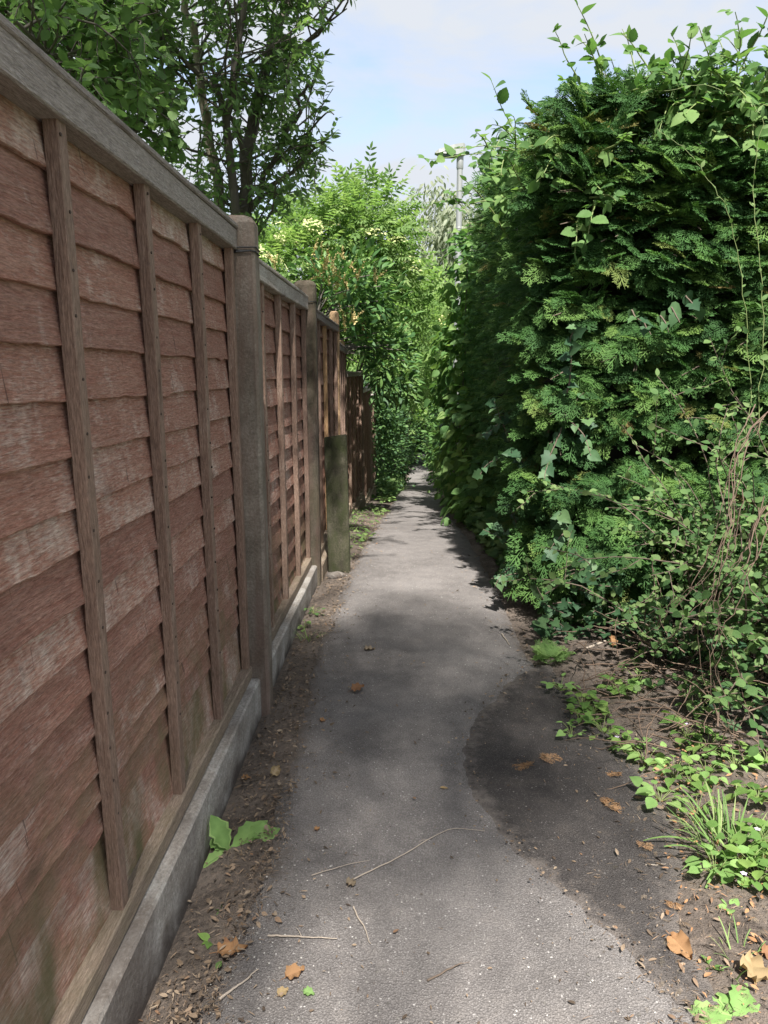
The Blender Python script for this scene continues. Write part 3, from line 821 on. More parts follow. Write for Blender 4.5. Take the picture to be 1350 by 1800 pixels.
_p.append(xf(LONG, 0, .36, (.78, 0, -.05), 0, .2)); _p.append((np.array([(0, .008, 0), (0, -.008, 0), (.8, 0, -.06)]), np.array([(0, 1, 2)])))
PINNATE = join_tpl(_p)
_p = []
for k in range(34):
    r_ = random.Random(k); a_ = r_.uniform(0, 6.28); q_ = math.sqrt(r_.random()) * .5
    _p.append(xf(ROUND, r_.uniform(0, 6.28), .16, (q_ * math.cos(a_), q_ * math.sin(a_), .12 - .3 * q_ * q_ + r_.uniform(-.03, .03)), r_.uniform(-.4, .4)))
for k in range(5): _p.append((np.array([(0, 0, -.35), (.01, .01, -.35), (.34 * math.cos(k * 1.26), .34 * math.sin(k * 1.26), .06)]), np.array([(0, 1, 2)])))
UMBEL = join_tpl(_p)
_p = []
for k in range(30):
    r_ = random.Random(k + 77); t = k / 30
    _p.append(xf(ROUND, k * 2.4, .16 * (1.1 - .6 * t), (t, .02 * math.cos(k), .02 * math.sin(k)), r_.uniform(-1.5, 1.5), r_.uniform(-1.2, 1.2)))
SPIKE = join_tpl(_p)
FERN = None
def kite(p, d, L, w, nrm_z=0.0):
    px, py = -d[1], d[0]
    a0 = (p[0], p[1]); m_ = (p[0] + d[0] * L * .45, p[1] + d[1] * L * .45); e_ = (p[0] + d[0] * L, p[1] + d[1] * L)
    return [(a0[0], a0[1], 0), (m_[0] + px * w, m_[1] + py * w, nrm_z), (e_[0], e_[1], 0), (m_[0] - px * w, m_[1] - py * w, nrm_z)]
def spray_tpl(seed, nb=10, sub=True, droop=0.22):
    r_ = random.Random(seed); V, T = [], []
    def add(q):
        o = len(V); V.extend(q); T.extend([(o, o + 1, o + 2), (o, o + 2, o + 3)])
    for k in range(3): add(kite((k * .32, 0), (1, 0), .38, .016))
    for i in range(nb):
        t = .08 + .86 * i / nb
        for s in (1, -1):
            if r_.random() < .08: continue
            tt = t + r_.uniform(-.03, .03)
            L = (.42 * (1 - tt) ** .75 + .09) * r_.uniform(.75, 1.2)
            ang = s * math.radians(r_.uniform(38, 56))
            d = (math.cos(ang), math.sin(ang))
            add(kite((tt, 0), d, L, .012 + .006 * r_.random(), r_.uniform(-.03, .03)))
            if sub:
                m = int(L / .075)
                for j in range(1, m + 1):
                    u = j / (m + 1)
                    for s2 in (1, -1):
                        a2 = ang + s2 * math.radians(r_.uniform(30, 48))
                        add(kite((tt + d[0] * L * u, d[1] * L * u), (math.cos(a2), math.sin(a2)), L * .42 * (1 - u * .5) * r_.uniform(.7, 1.2), .0115, r_.uniform(-.03, .03)))
    V = np.array(V, float)
    rr = np.abs(V[:, 1])
    V[:, 2] += -droop * V[:, 0] ** 2 - .25 * rr ** 2 + .03 * np.sin(V[:, 0] * 9 + seed) 
    return V, np.array(T, int)
SPRAYS = [spray_tpl(s, 8 + s % 4, True, .10 + .09 * (s % 5)) for s in range(8)]
SPRAYS_LO = [spray_tpl(s + 20, 8, False) for s in range(4)]

def frames(d, up):
    """rows: leaf axis d, normal close to up"""
    d = unit(np.asarray(d, float)); up = np.asarray(up, float)
    y = unit(np.cross(up, d)); z = np.cross(d, y)
    return np.stack([d, y, z], axis=-1)      # columns = axes
def merged(tpls, pos, R, s, var, rnd):
    Vs, Ts, rs, off = [], [], [], 0
    for k, (V, T) in enumerate(tpls):
        ix = np.where(var == k)[0]
        if not len(ix): continue
        W = np.einsum('nij,vj->nvi', R[ix], V) * s[ix][:, None, None] + pos[ix][:, None, :]
        nv = len(V)
        Ts.append((T[None] + (np.arange(len(ix)) * nv)[:, None, None]).reshape(-1, 3) + off)
        Vs.append(W.reshape(-1, 3)); rs.append(np.repeat(rnd[ix], nv)); off += len(ix) * nv
    return np.concatenate(Vs), np.concatenate(Ts), np.concatenate(rs)
TPL_CACHE = {}
def foliage(parent, tpls, key, pos, d, up, s, mat, n_single=0, part='leaf', rest='foliage', rng=RNG, origin=(0, 0, 0)):
    """put leaves: the n_single that show largest as objects of their own, the rest as one mesh"""
    pos = np.asarray(pos, float); n = len(pos)
    if n == 0: return
    R = frames(d, up); s = np.broadcast_to(np.asarray(s, float), (n,)).copy()
    var = rng.integers(0, len(tpls), n); rnd = rng.random(n)
    single = np.zeros(n, bool)
    if n_single:
        u, v = proj(pos)
        dist = np.linalg.norm(pos - np.array([0, 0, CAM_H]), axis=1)
        size = s / dist
        size[(u < -10) | (u > 1360) | (v < -10) | (v > 1810)] = 0
        ix = np.argsort(-size)[:n_single]; ix = ix[size[ix] > 0]
        single[ix] = True
    o3 = np.array(origin, float)
    for i in np.where(single)[0]:
        ck = (key, int(var[i]), int(rnd[i] * 6), mat.name)
        if ck not in TPL_CACHE:
            V, T = tpls[var[i]]
            TPL_CACHE[ck] = npmesh(part, V, T, mat, np.full(len(V), (int(rnd[i] * 6) + .5) / 6 * .3))
        o = bpy.data.objects.new(part, TPL_CACHE[ck]); COL.objects.link(o); o.parent = parent
        m4 = Matrix.Identity(4)
        for a_ in range(3):
            for b_ in range(3): m4[a_][b_] = R[i][a_][b_] * s[i]
            m4[a_][3] = pos[i][a_] - o3[a_]
        o.matrix_local = m4
    k = ~single
    if k.any():
        V, T, r_ = merged(tpls, pos[k] - o3, R[k], s[k], var[k], rnd[k])
        o = link(rest, npmesh(rest, V, T, mat, r_), parent)
        o['kind'] = 'stuff'
        return o
def rnd3(n, rng=RNG): return unit(rng.normal(size=(n, 3)))

# ------------------------------------------------------------------ conifer hedge
def vnoise(p, sc, seed=0.0):
    return np.array([mnoise.noise(Vector((a_[0] * sc + seed, a_[1] * sc - seed, a_[2] * sc + 2 * seed))) for a_ in p])
def hedge_h(y): return 2.80 + 0.165 * (np.clip(y, 3.9, 9.4) - 3.9)
def conifer_hedge():
    rng = np.random.default_rng(11)
    org = (2.1, 6.6, g(6.6))
    root = thing('conifer_hedge', 'tall dark green conifer hedge with feathery sprays beside the path', 'hedge', org)
    P_, D_, U_, S_ = [], [], [], []
    # front face
    n = 5600
    X = rng.uniform(.86, 3.5, n); Z = rng.uniform(.16, 2.9, n)
    b = vnoise(np.stack([X, X * 0, Z * 1.6], 1), 2.2, 3.0)
    b2 = vnoise(np.stack([X * .55, X * 0, Z * 3.2], 1), 2.6, 9.0)
    lay = rng.random(n)
    Y = 3.98 - .16 * b - .14 * b2 + np.where(Z < .85, -.14, 0) + .03 * (Z - 1) + np.clip(1.08 - X, 0, 1) ** 2 * 7 + np.clip(Z - 2.5, 0, 1) ** 2 * 1.3 + lay ** 2 * .34
    keep = ~((np.abs(Z - .98 - .06 * np.sin(X * 5)) < .085) & (X > 1.02) & (X < 1.85)) & ~((b2 < -.2) & (rng.random(n) < .85))
    p = np.stack([X, Y, Z], 1)[keep]; k = len(p)
    sx = -0.35 + .55 * rng.normal(size=k)
    d = np.stack([sx, np.full(k, -.75), rng.normal(-.12, .28, k) + .25 * (p[:, 2] - 1.4)], 1)
    u = np.stack([rng.normal(0, .3, k), np.full(k, -.55) + rng.normal(0, .25, k), np.full(k, .8)], 1)
    P_.append(p); D_.append(d); U_.append(u); S_.append(rng.uniform(.10, .25, k) * np.where(p[:, 2] < .9, 1.15, 1))
    # side face along the path
    n = 5200
    Y = 4.05 + 5.2 * rng.random(n) ** 1.25; Z = rng.random(n) * (hedge_h(Y) - .1) + .05
    b = vnoise(np.stack([Y * 0, Y, Z * 1.4], 1), 1.7, 5.0)
    X = .93 + .044 * (Y - 4) - .07 * b + np.clip(4.5 - Y, 0, 1) ** 2 * .8 + np.clip(Z - hedge_h(Y) + .45, 0, 1) ** 2 * 1.0 + rng.random(n) ** 2 * .22
    X = X + np.where(Z < .55, .10 * (1 - Z / .55), 0)
    p = np.stack([X, Y, Z + np.interp(Y, GY, GZ) * np.clip(1 - Z / 1.5, 0, 1)], 1)
    d = np.stack([np.full(n, -.7), rng.normal(-.25, .45, n), rng.normal(.05, .35, n)], 1)
    u = np.stack([np.full(n, -.7) + rng.normal(0, .3, n), rng.normal(-.2, .3, n), np.full(n, .75)], 1)
    P_.append(p); D_.append(d); U_.append(u); S_.append(rng.uniform(.10, .19, n))
    # top
    n = 1500
    Y = rng.uniform(4.0, 9.4, n); X = rng.uniform(.94, 3.3, n) + .05 * (Y - 4)
    Z = hedge_h(Y) + .12 * vnoise(np.stack([X, Y, X * 0], 1), 1.5, 1.0) - np.clip(1.6 - X, 0, 1) ** 2 * 1.0 - np.clip(4.4 - Y, 0, 1) ** 2 * 1.5
    p = np.stack([X, Y, Z], 1)
    d = np.stack([rng.normal(-.25, .6, n), rng.normal(-.2, .6, n), np.full(n, .75)], 1)
    u = np.stack([rng.normal(-.2, .6, n), rng.normal(-.5, .5, n), np.full(n, .5)], 1)
    P_.append(p); D_.append(d); U_.append(u); S_.append(rng.uniform(.16, .32, n))
    # feathery shoots at the far top corner reaching over the path
    n = 160
    p = np.stack([rng.uniform(1.28, 1.55, n), rng.uniform(7.4, 9.3, n), rng.uniform(3.0, 3.7, n)], 1)
    d = np.stack([np.full(n, -.8), rng.normal(-.2, .4, n), rng.uniform(.0, .7, n)], 1)
    u = np.stack([rng.normal(0, .3, n), np.full(n, -.3), np.full(n, .8)], 1)
    P_.append(p); D_.append(d); U_.append(u); S_.append(rng.uniform(.18, .36, n))
    p, d, u, s = map(np.concatenate, (P_, D_, U_, S_))
    near = (p[:, 1] < 4.75)
    foliage(root, SPRAYS, 'spray', p[near], d[near], u[near], s[near], M['conifer'], 300, 'spray', 'sprays', rng, org)
    foliage(root, SPRAYS_LO, 'spraylo', p[~near], d[~near], u[~near], s[~near] * 1.1, M['conifer'], 0, 'spray', 'trimmed_sprays', rng, org)
    # dead interior: solid core added to block light, shade in its dark colour
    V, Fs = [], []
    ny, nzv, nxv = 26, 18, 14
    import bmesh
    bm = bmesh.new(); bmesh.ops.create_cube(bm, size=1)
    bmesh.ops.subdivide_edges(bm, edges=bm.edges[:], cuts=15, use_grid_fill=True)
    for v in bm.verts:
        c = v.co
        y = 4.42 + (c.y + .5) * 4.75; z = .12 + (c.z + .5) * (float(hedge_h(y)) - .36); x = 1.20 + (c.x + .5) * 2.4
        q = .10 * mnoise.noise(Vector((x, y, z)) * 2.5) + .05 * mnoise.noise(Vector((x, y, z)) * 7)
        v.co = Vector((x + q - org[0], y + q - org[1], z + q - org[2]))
    me = bpy.data.meshes.new('shade_core'); bm.to_mesh(me); bm.free(); me.materials.append(M['shaded_twigs'])
    link('shade_core', me, root)
    for k, (x, y) in enumerate([(1.75, 4.7), (1.7, 5.6), (1.75, 6.6), (1.7, 7.6), (1.75, 8.6)]):
        tube_obj('trunk', [([(x - org[0], y - org[1], g(y) - .1 - org[2]), (x - org[0] + .03, y - org[1], 1.4 - org[2]), (x - org[0], y - org[1], 2.6 - org[2])], [.09, .07, .03])], M['bark'], root, 8)
    # bare side branches showing in the dark gaps of the front
    polys = []
    for k in range(60):
        x = rng.uniform(1.0, 2.4); z = rng.uniform(.3, 2.6)
        a_ = np.array([x + rng.uniform(-.1, .3), 4.5, z - .15]); b_ = np.array([x, 4.02, z + .03]); c_ = np.array([x - rng.uniform(0, .2), 3.85, z - .02])
        polys.append(([a_ - org, b_ - org, c_ - org], [.008, .005, .002]))
    tube_obj('branches', polys, M['twig'], root, 5)
conifer_hedge()

# ------------------------------------------------------------------ twiggy plants
def arc(p0, d0, L, n=8, grav=0.3, wig=0.12, rng=RNG):
    pts = [np.array(p0, float)]; d = np.array(d0, float); d /= np.linalg.norm(d) + 1e-9
    for _ in range(n):
        d = d + rng.normal(0, wig, 3) / math.sqrt(n) * 1.6; d[2] -= grav / n; d /= np.linalg.norm(d)
        pts.append(pts[-1] + d * L / n)
    return np.array(pts)
def leaves_on(pts, step, rng, up=(0, 0, 1), spread=.8, start=0.1, side_out=.8):
    """alternate leaves along a polyline -> pos, dir, up arrays"""
    seg = np.linalg.norm(np.diff(pts, axis=0), axis=1); cum = np.concatenate([[0], np.cumsum(seg)])
    ts = np.arange(cum[-1] * start, cum[-1], step)
    if len(ts) == 0: ts = np.array([cum[-1] * .8])
    pos = np.stack([np.interp(ts, cum, pts[:, i]) for i in range(3)], 1)
    tan = unit(np.stack([np.interp(ts, cum, np.gradient(pts[:, i])) for i in range(3)], 1))
    n = len(ts)
    side = unit(np.cross(tan, np.array([0, 0, 1.0]) + rng.normal(0, .3, (n, 3)))) * np.where(np.arange(n) % 2, 1, -1)[:, None]
    d = unit(tan * .6 + side * side_out + rng.normal(0, spread * .4, (n, 3)))
    u = unit(np.array(up) + rng.normal(0, spread * .5, (n, 3)))
    return pos, d, u

# ---- bramble growing through the hedge top
def hedge_bramble():
    rng = np.random.default_rng(23)
    org = (1.6, 5.0, 2.9)
    root = thing('bramble', 'bramble with broad toothed leaves arching out of the hedge top', 'bramble', org)
    canes, LP_, LD, LU, LS = [], [], [], [], []
    def cane(a_, d, L, grav, step=.055, sc=.11):
        pts = arc(a_, d, L, 10, grav, .16, rng); canes.append((pts - org, np.linspace(.006, .002, len(pts))))
        p, dd, u = leaves_on(pts, step, rng, (0, -.45, .8), .8, .05)
        LP_.append(p); LD.append(dd); LU.append(u); LS.append(rng.uniform(.7, 1.25, len(p)) * sc)
    A = lambda u, v, Y: np.array(at(u, v, Y))
    cane(A(905, 280, 6.2), A(768, 226, 6.0) - A(905, 280, 6.2), .78, .25, .07, .13)
    cane(A(905, 265, 6.2), A(790, 205, 6.0) - A(905, 265, 6.2), .66, .1, .08, .12)
    cane(A(915, 262, 5.8), A(855, 165, 5.8) - A(915, 262, 5.8), .56, .1)
    cane(A(1030, 185, 4.6), A(990, 62, 4.6) - A(1030, 185, 4.6), .44, .15, .05, .085)
    cane(A(1115, 165, 4.5), A(1128, 40, 4.5) - A(1115, 165, 4.5), .40, .15, .05, .085)
    cane(A(1205, 165, 4.4), A(1195, 55, 4.4) - A(1205, 165, 4.4), .34, .15, .05, .09)
    cane(A(1280, 170, 4.2), A(1275, 52, 4.2) - A(1280, 170, 4.2), .36, .15, .045, .10)
    cane(A(1335, 170, 4.2), A(1300, 60, 4.2) - A(1335, 170, 4.2), .34, .15, .045, .10)
    for k in range(95):
        t = rng.random(); u = 810 + 560 * t; v = np.interp(u, [800, 870, 960, 1030, 1150, 1360], [315, 250, 225, 170, 150, 135]) + rng.uniform(-22, 95)
        Y = np.interp(u, [800, 900, 1000, 1100, 1360], [7.5, 6.0, 4.7, 4.2, 4.0])
        cane(A(u, v, Y), rng.normal(0, .6, 3) + np.array([-.3, -.55, .25]), rng.uniform(.2, .5), .6, .05, .092)
    # leaves lower in the left half of the hedge face
    for k in range(26):
        u = rng.uniform(850, 1060); v = rng.uniform(250, 370); Y = np.interp(u, [850, 950, 1060], [5.6, 4.3, 3.85])
        cane(A(u, v, Y), rng.normal(0, .6, 3) + np.array([-.3, -.8, -.2]), rng.uniform(.18, .34), .6, .05, .085)
    tube_obj('canes', canes, M['green_stem'], root, 5)
    foliage(root, [TRI, TOOTH, OVATE_HI], 'bramble', *map(np.concatenate, (LP_, LD, LU)), np.concatenate(LS) * .9, M['bramble'], 300, 'leaf', 'leaves', rng, org)
hedge_bramble()

# ---- pale climbing stem on the right of the hedge
def climber():
    rng = np.random.default_rng(5)
    pts = np.array([at(u, v, Y) for u, v, Y in [(1290, 1010, 3.2), (1285, 900, 3.35), (1325, 700, 3.5), (1310, 520, 3.55), (1285, 380, 3.6), (1240, 300, 3.65), (1205, 260, 3.7), (1150, 225, 3.75)]])
    org = tuple(pts[0]); org = (org[0], org[1], g(3.2))
    root = thing('climbing_vine', 'thin pale green vine stem climbing up the conifer hedge', 'vine', org)
    pts[0][2] = 0.05
    pts2 = np.array([at(u, v, Y) for u, v, Y in [(1330, 800, 3.4), (1345, 560, 3.5), (1320, 340, 3.6), (1345, 190, 3.6), (1250, 150, 3.8), (1130, 165, 3.8)]])
    polys = []
    P_ = []
    for q in (pts, pts2):
        t = np.linspace(0, 1, len(q)); tt = np.linspace(0, 1, 40)
        s = np.stack([np.interp(tt, t, q[:, i]) for i in range(3)], 1); s[1:-1] = (s[:-2] + s[1:-1] + s[2:]) / 3; s[1:-1] = (s[:-2] + s[1:-1] + s[2:]) / 3
        s += rng.normal(0, .006, s.shape)
        polys.append((s - org, np.linspace(.0020, .0010, 40))); P_.append(leaves_on(s, .045, rng, (0, -.7, .6), .9, .0))
    for q in polys: tube_obj('stem', [q], M['green_stem'], root, 5)
    p, d, u = map(np.concatenate, zip(*P_))
    foliage(root, [LONG, OVATE], 'climb', p, d, u, rng.uniform(.025, .055, len(p)), M['scrub'], 120, 'leaf', 'leaves', rng, org)
climber()

# ---- ivy at the hedge corner
def ivy():
    rng = np.random.default_rng(31)
    org = (.98, 3.9, 0)
    root = thing('ivy', 'dark glossy ivy climbing the near corner of the conifer hedge', 'ivy', org)
    stems, A_ = [], []
    def strand(p0, d0, L, grav=0.2, step=.040, up=(-.35, -.8, .45)):
        pts = arc(p0, d0, L, 10, grav, .25, rng); stems.append((pts - org, np.linspace(.005, .002, len(pts))))
        A_.append(leaves_on(pts, step, rng, up, .7, 0, 1.0))
    for k in range(34):
        u = rng.uniform(885, 1000); v = rng.uniform(690, 1080); Y = np.interp(u, [880, 940, 1000], [4.9, 4.25, 3.8])
        strand(at(u, v, Y - .02), (rng.normal(-.1, .5), -.2, rng.normal(0, .7)), rng.uniform(.18, .4))
    for k in range(16):
        u = rng.uniform(950, 1075); v = rng.uniform(1000, 1135); 
        strand(at(u, v, 3.62), (rng.normal(0, .6), -.3, rng.normal(0, .4)), rng.uniform(.15, .3), .3)
    for (u, v) in [(1110, 545), (1160, 555), (1180, 540), (1205, 520), (1130, 560)]:
        strand(at(u, v, 3.72), (.3, -.3, -.5), .10, .2, .05)
    tube_obj('stems', stems, M['twig'], root, 5)
    p, d, u = map(np.concatenate, zip(*A_)); d[:, 2] -= .45
    foliage(root, [IVY, IVY, HEART], 'ivy', p, d, u, rng.uniform(.045, .085, len(p)), M['ivy'], 300, 'leaf', 'leaves', rng, org)
ivy()
def ground_ivy():
    rng = np.random.default_rng(33)
    org = (1.15, 2.6, 0)
    root = thing('ivy', 'ivy trailing over the ground under the dry scrub stems', 'ivy', org)
    stems, A_ = [], []
    for k in range(46):
        u = rng.uniform(1040, 1350); v = np.interp(u, [1040, 1350], [1165, 1315]) - rng.random() * 110; c = atg(u, v)
        h = rng.random() ** 2 * .28
        pts = arc((c.x, c.y, gz(c.x, c.y) + .02 + h), (rng.normal(-.3, .6), -.2, rng.normal(.1, .4)), rng.uniform(.12, .3), 8, .5, .3, rng)
        pts[:, 2] = np.maximum(pts[:, 2], .02)
        stems.append((pts - org, np.linspace(.004, .0015, len(pts)))); A_.append(leaves_on(pts, .032, rng, (-.1, -.5, .8), .8, 0, 1.0))
    tube_obj('stems', stems, M['twig'], root, 5)
    p, d, u = map(np.concatenate, zip(*A_)); p[:, 2] = np.maximum(p[:, 2], .02)
    foliage(root, [IVY, IVY, HEART], 'ivy', p, d, u, rng.uniform(.035, .062, len(p)), M['ivy'], 250, 'leaf', 'leaves', rng, org)
ground_ivy()

# ---- scrub in front of the hedge on the right
def scrub():
    rng = np.random.default_rng(41)
    org = (1.55, 2.9, 0)
    root = thing('scrub_bush', 'tangled small leaved scrub bush with brown stems in front of the hedge', 'bush', org)
    stems, A_ = [], []
    for k in range(150):
        x = 1.27 + 1.1 * rng.random() ** .8; y = rng.uniform(2.78, 3.5)
        hmax = np.interp(x, [1.25, 1.4, 1.65, 2.3], [.40, .80, 1.25, 1.45])
        L = rng.uniform(.45, 1.0) * hmax * 1.25
        p0 = (x, y, gz(x, y) - .02)
        pts = arc(p0, (rng.normal(-.06, .22), rng.normal(-.22, .26), 1), L, 12, .75, .28, rng)
        pts[:, 2] = np.maximum(pts[:, 2], .03)
        stems.append((pts - org, np.linspace(.0055, .0018, len(pts))))
        A_.append(leaves_on(pts, .034, rng, (-.15, -.6, .75), .8, .3, 1.0))
        for q in range(3):
            i = rng.integers(4, 12); t = arc(pts[i], (rng.normal(-.2, .6), rng.normal(-.4, .5), rng.normal(.3, .4)), rng.uniform(.12, .3), 6, .4, .25, rng)
            t[:, 2] = np.maximum(t[:, 2], .03)
            stems.append((t - org, np.linspace(.0025, .001, len(t)))); A_.append(leaves_on(t, .026, rng, (-.15, -.6, .75), .8, .1, 1.0))
    tube_obj('stems', stems, M['twig'], root, 5)
    p, d, u = map(np.concatenate, zip(*A_))
    foliage(root, [ROUND, OVATE, OVATE_HI, ROUND], 'scrub', p, d, u, rng.uniform(.026, .050, len(p)), M['scrub'], 300, 'leaf', 'leaves', rng, org)
scrub()
def dry_vine():
    rng = np.random.default_rng(43)
    specs = [([(1350, 720, 2.75), (1290, 790, 2.7), (1290, 900, 2.6), (1250, 1010, 2.55), (1190, 1085, 2.55), (1150, 1120, 2.6)], 5, 'bundle of dry brown vine stems hanging over the scrub bush'),
             ([(1350, 880, 2.5), (1320, 980, 2.45), (1275, 1050, 2.45), (1270, 1160, 2.4), (1310, 1300, 2.35)], 6, 'dry reddish stems drooping to the ground by the ivy')]
    for path_, cnt, lab in specs:
        q = np.array([at(*a_) for a_ in path_]); org = tuple(q[-1])
        root = thing('dry_vine', lab, 'vine', org, 'dry vines on the scrub')
        for c_ in range(cnt):
            t = np.linspace(0, 1, len(q)); tt = np.linspace(0, 1, 26)
            s = np.stack([np.interp(tt, t, q[:, i]) for i in range(3)], 1)
            for _ in range(3): s[1:-1] = (s[:-2] + s[1:-1] + s[2:]) / 3
            s += rng.normal(0, .035, 3) + np.cumsum(rng.normal(0, .009, s.shape), 0)
            s[:, 2] = np.maximum(s[:, 2], .012)
            tube_obj('stem', [(s - org, np.linspace(.0024, .0009, 26))], M['dry_stem'], root, 5)
dry_vine()
def dry_stems_ground():
    rng = np.random.default_rng(47)
    org = (1.1, 2.9, 0)
    polys = []
    for k in range(150):
        u = rng.uniform(1000, 1350); v = rng.uniform(1120, 1370); c = atg(u, min(v, 1370)); 
        if c.x < right_edge(c.y) + .03: continue
        h = rng.random() * .16
        pts = arc((c.x, c.y, gz(c.x, c.y) + .015 + h), (rng.normal(), rng.normal(0, .6), rng.normal(0, .35)), rng.uniform(.12, .45), 8, .3, .3, rng)
        pts[:, 2] = np.maximum(pts[:, 2], [gz(a_[0], a_[1]) + .004 for a_ in pts])
        polys.append((pts - org, np.linspace(.0032, .0012, len(pts))))
    o = tube_obj('dry_stalks', polys, M['dry_stem'], None, 4); o.location = org
    tag(o, 'tangle of dry straw coloured stalks lying under the hedge', 'dry stalks', kind='stuff')
dry_stems_ground()

# ------------------------------------------------------------------ trees
def grow(limbs, rng, per_m, blen, twigs, tlen, step, ok, leaf_up=(0, -.2, .9), grav=.35, start=.25, out=(0, 0, .25)):
    """side branches and leafy twigs on limb polylines"""
    wood_, A_ = [], []
    for pts, rad, dens in limbs:
        pts = np.asarray(pts, float)
        seg = np.linalg.norm(np.diff(pts, axis=0), axis=1); cum = np.concatenate([[0], np.cumsum(seg)])
        n = int(cum[-1] * per_m * dens)
        for t in np.sort(rng.uniform(start, 1, n)) * cum[-1]:
            p0 = np.array([np.interp(t, cum, pts[:, i]) for i in range(3)])
            d0 = rng.normal(0, 1, 3); d0[2] = abs(d0[2]) * .3; d0 = unit(d0) + np.array(out)
            L = rng.uniform(*blen)
            b = arc(p0, d0, L, 7, grav, .3, rng)
            if not ok(b[-1]) or not ok(b[4]):
                L *= .45; b = arc(p0, d0, L, 7, grav, .3, rng)
                if not ok(b[-1]): continue
            wood_.append((b, np.linspace(.011 * L, .003, len(b))))
            for q in range(twigs):
                i = rng.integers(2, 8)
                tw = arc(b[i], rng.normal(0, .8, 3) + unit(b[-1] - b[0]) * .6, rng.uniform(*tlen), 5, .5, .3, rng)
                if not ok(tw[-1]): continue
                wood_.append((tw, np.linspace(.0028, .0012, len(tw)))); A_.append(leaves_on(tw, step, rng, leaf_up, .9, .1, .9))
    return wood_, [np.concatenate(z) for z in zip(*A_)]

def smooth_poly(q, n=16):
    q = np.array(q, float); t = np.linspace(0, 1, len(q)); tt = np.linspace(0, 1, n)
    s = np.stack([np.interp(tt, t, q[:, i]) for i in range(3)], 1)
    s[1:-1] = (s[:-2] + 2 * s[1:-1] + s[2:]) / 4
    return s
EDGE_V = [-60, 0, 30, 60, 100, 160, 210, 260, 300, 350, 400, 460]
EDGE_U = [668, 662, 640, 600, 582, 592, 612, 596, 590, 560, 510, 470]
def ok_plum(p):
    u, v = proj(p); u, v = float(u), float(v)
    if p[1] < .4: return False
    if v < -25: return p[2] > 2.3
    return u < np.interp(v, EDGE_V, EDGE_U) - 6 and (p[0] < P[1][0] + .15 or v < 330) and p[2] > 1.7
def plum_tree():
    rng = np.random.default_rng(51)
    bx, by = -1.12, 5.05
    org = (bx, by, 0)
    root = thing('plum_tree', 'multi stemmed plum tree leaning over the fence beside the wired post', 'tree', org)
    A = lambda u, v, Y: np.array(at(u, v, Y))
    st = {
        'a': [(bx - .05, by, .0), (bx - .06, by, 1.2), A(392, 400, 5.0), A(372, 260, 5.0), A(352, 130, 4.95), A(332, 20, 4.9), A(310, -140, 4.8), A(280, -330, 4.6)],
        'b': [(bx + .03, by, .0), (bx + .04, by, 1.2), A(424, 400, 5.05), A(432, 290, 5.05), A(455, 160, 5.05), A(484, 60, 5.1), A(530, -80, 5.3), A(600, -260, 5.6), A(680, -480, 5.8)],
        'c': [(bx + .05, by + .1, .0), (bx + .1, by + .1, 1.3), A(436, 392, 5.2), A(462, 320, 5.2), A(505, 235, 5.1), A(535, 165, 5.0), A(550, 140, 4.9)],
        'd': [(bx - .02, by - .05, .0), (bx - .02, by - .05, 1.3), A(412, 400, 4.9), A(402, 250, 4.8), A(412, 120, 4.7), A(425, 0, 4.6), A(470, -160, 4.5), A(560, -330, 4.5)],
        'e': [A(440, 300, 5.05), A(410, 220, 4.9), A(380, 160, 4.7), A(300, 80, 4.4), A(250, 20, 4.2), A(200, -80, 4.1)],
    }
    rad = dict(a=(.046, .014), b=(.056, .016), c=(.034, .006), d=(.038, .012), e=(.022, .006))
    limbs = []
    for k, q in st.items():
        s = smooth_poly(q, 22); r0, r1 = rad[k]
        s[1:-1] += rng.normal(0, .012, (20, 3))
        rr = np.linspace(r0, r1, 22)
        tube_obj('trunk' if k in 'ab' else 'limb', [(s - org, rr)], M['bark_pale'] if k == 'a' else M['bark'], root, 9)
        limbs.append((s[4:], rr, .85))
    # limbs over the path, above the view
    over = []
    for q in ([A(470, -160, 4.5), (-.7, 4.3, 4.2), (-.35, 4.1, 4.5), (-.1, 3.9, 4.7)],
              [A(455, 160, 5.05), A(520, 90, 5.0), A(570, 45, 4.9), A(610, 15, 4.8)],
              [A(530, -80, 5.3), A(590, -65, 5.2), A(625, -45, 5.1)],
              [A(470, 330, 5.2), A(520, 300, 5.0), A(550, 262, 4.9), A(575, 245, 4.8)],
              [A(470, -160, 4.5), (-.8, 3.8, 4.2), (-.6, 3.3, 4.2), (-.4, 3.0, 4.2)],
              [A(310, -140, 4.8), (-1.2, 4.2, 4.3), (-.9, 3.6, 4.5), (-.7, 3.1, 4.5)]):
        s = smooth_poly(q, 14); over.append((s - org, np.linspace(.017, .003, 14))); limbs.append((s, None, 1.0))
    for q in over: tube_obj('limb', [q], M['bark'], root, 7)
    w, (p, d, u) = grow(limbs, rng, 15, (.35, 1.0), 6, (.16, .36), .021, ok_plum)
    tube_obj('twigs', [(a_ - org, b_) for a_, b_ in w], M['bark'], root, 4)
    foliage(root, [OVATE, OVATE, LONG], 'plum', p, d, u, rng.uniform(.040, .068, len(p)), M['plum'], 300, 'leaf', 'crown', rng, org)
    print('plum leaves', len(p))
plum_tree()
def ok_left(p):
    u, v = proj(p); u, v = float(u), float(v)
    return u < 330 and p[2] > 1.8 and p[0] < -.8 and p[1] > 1.0
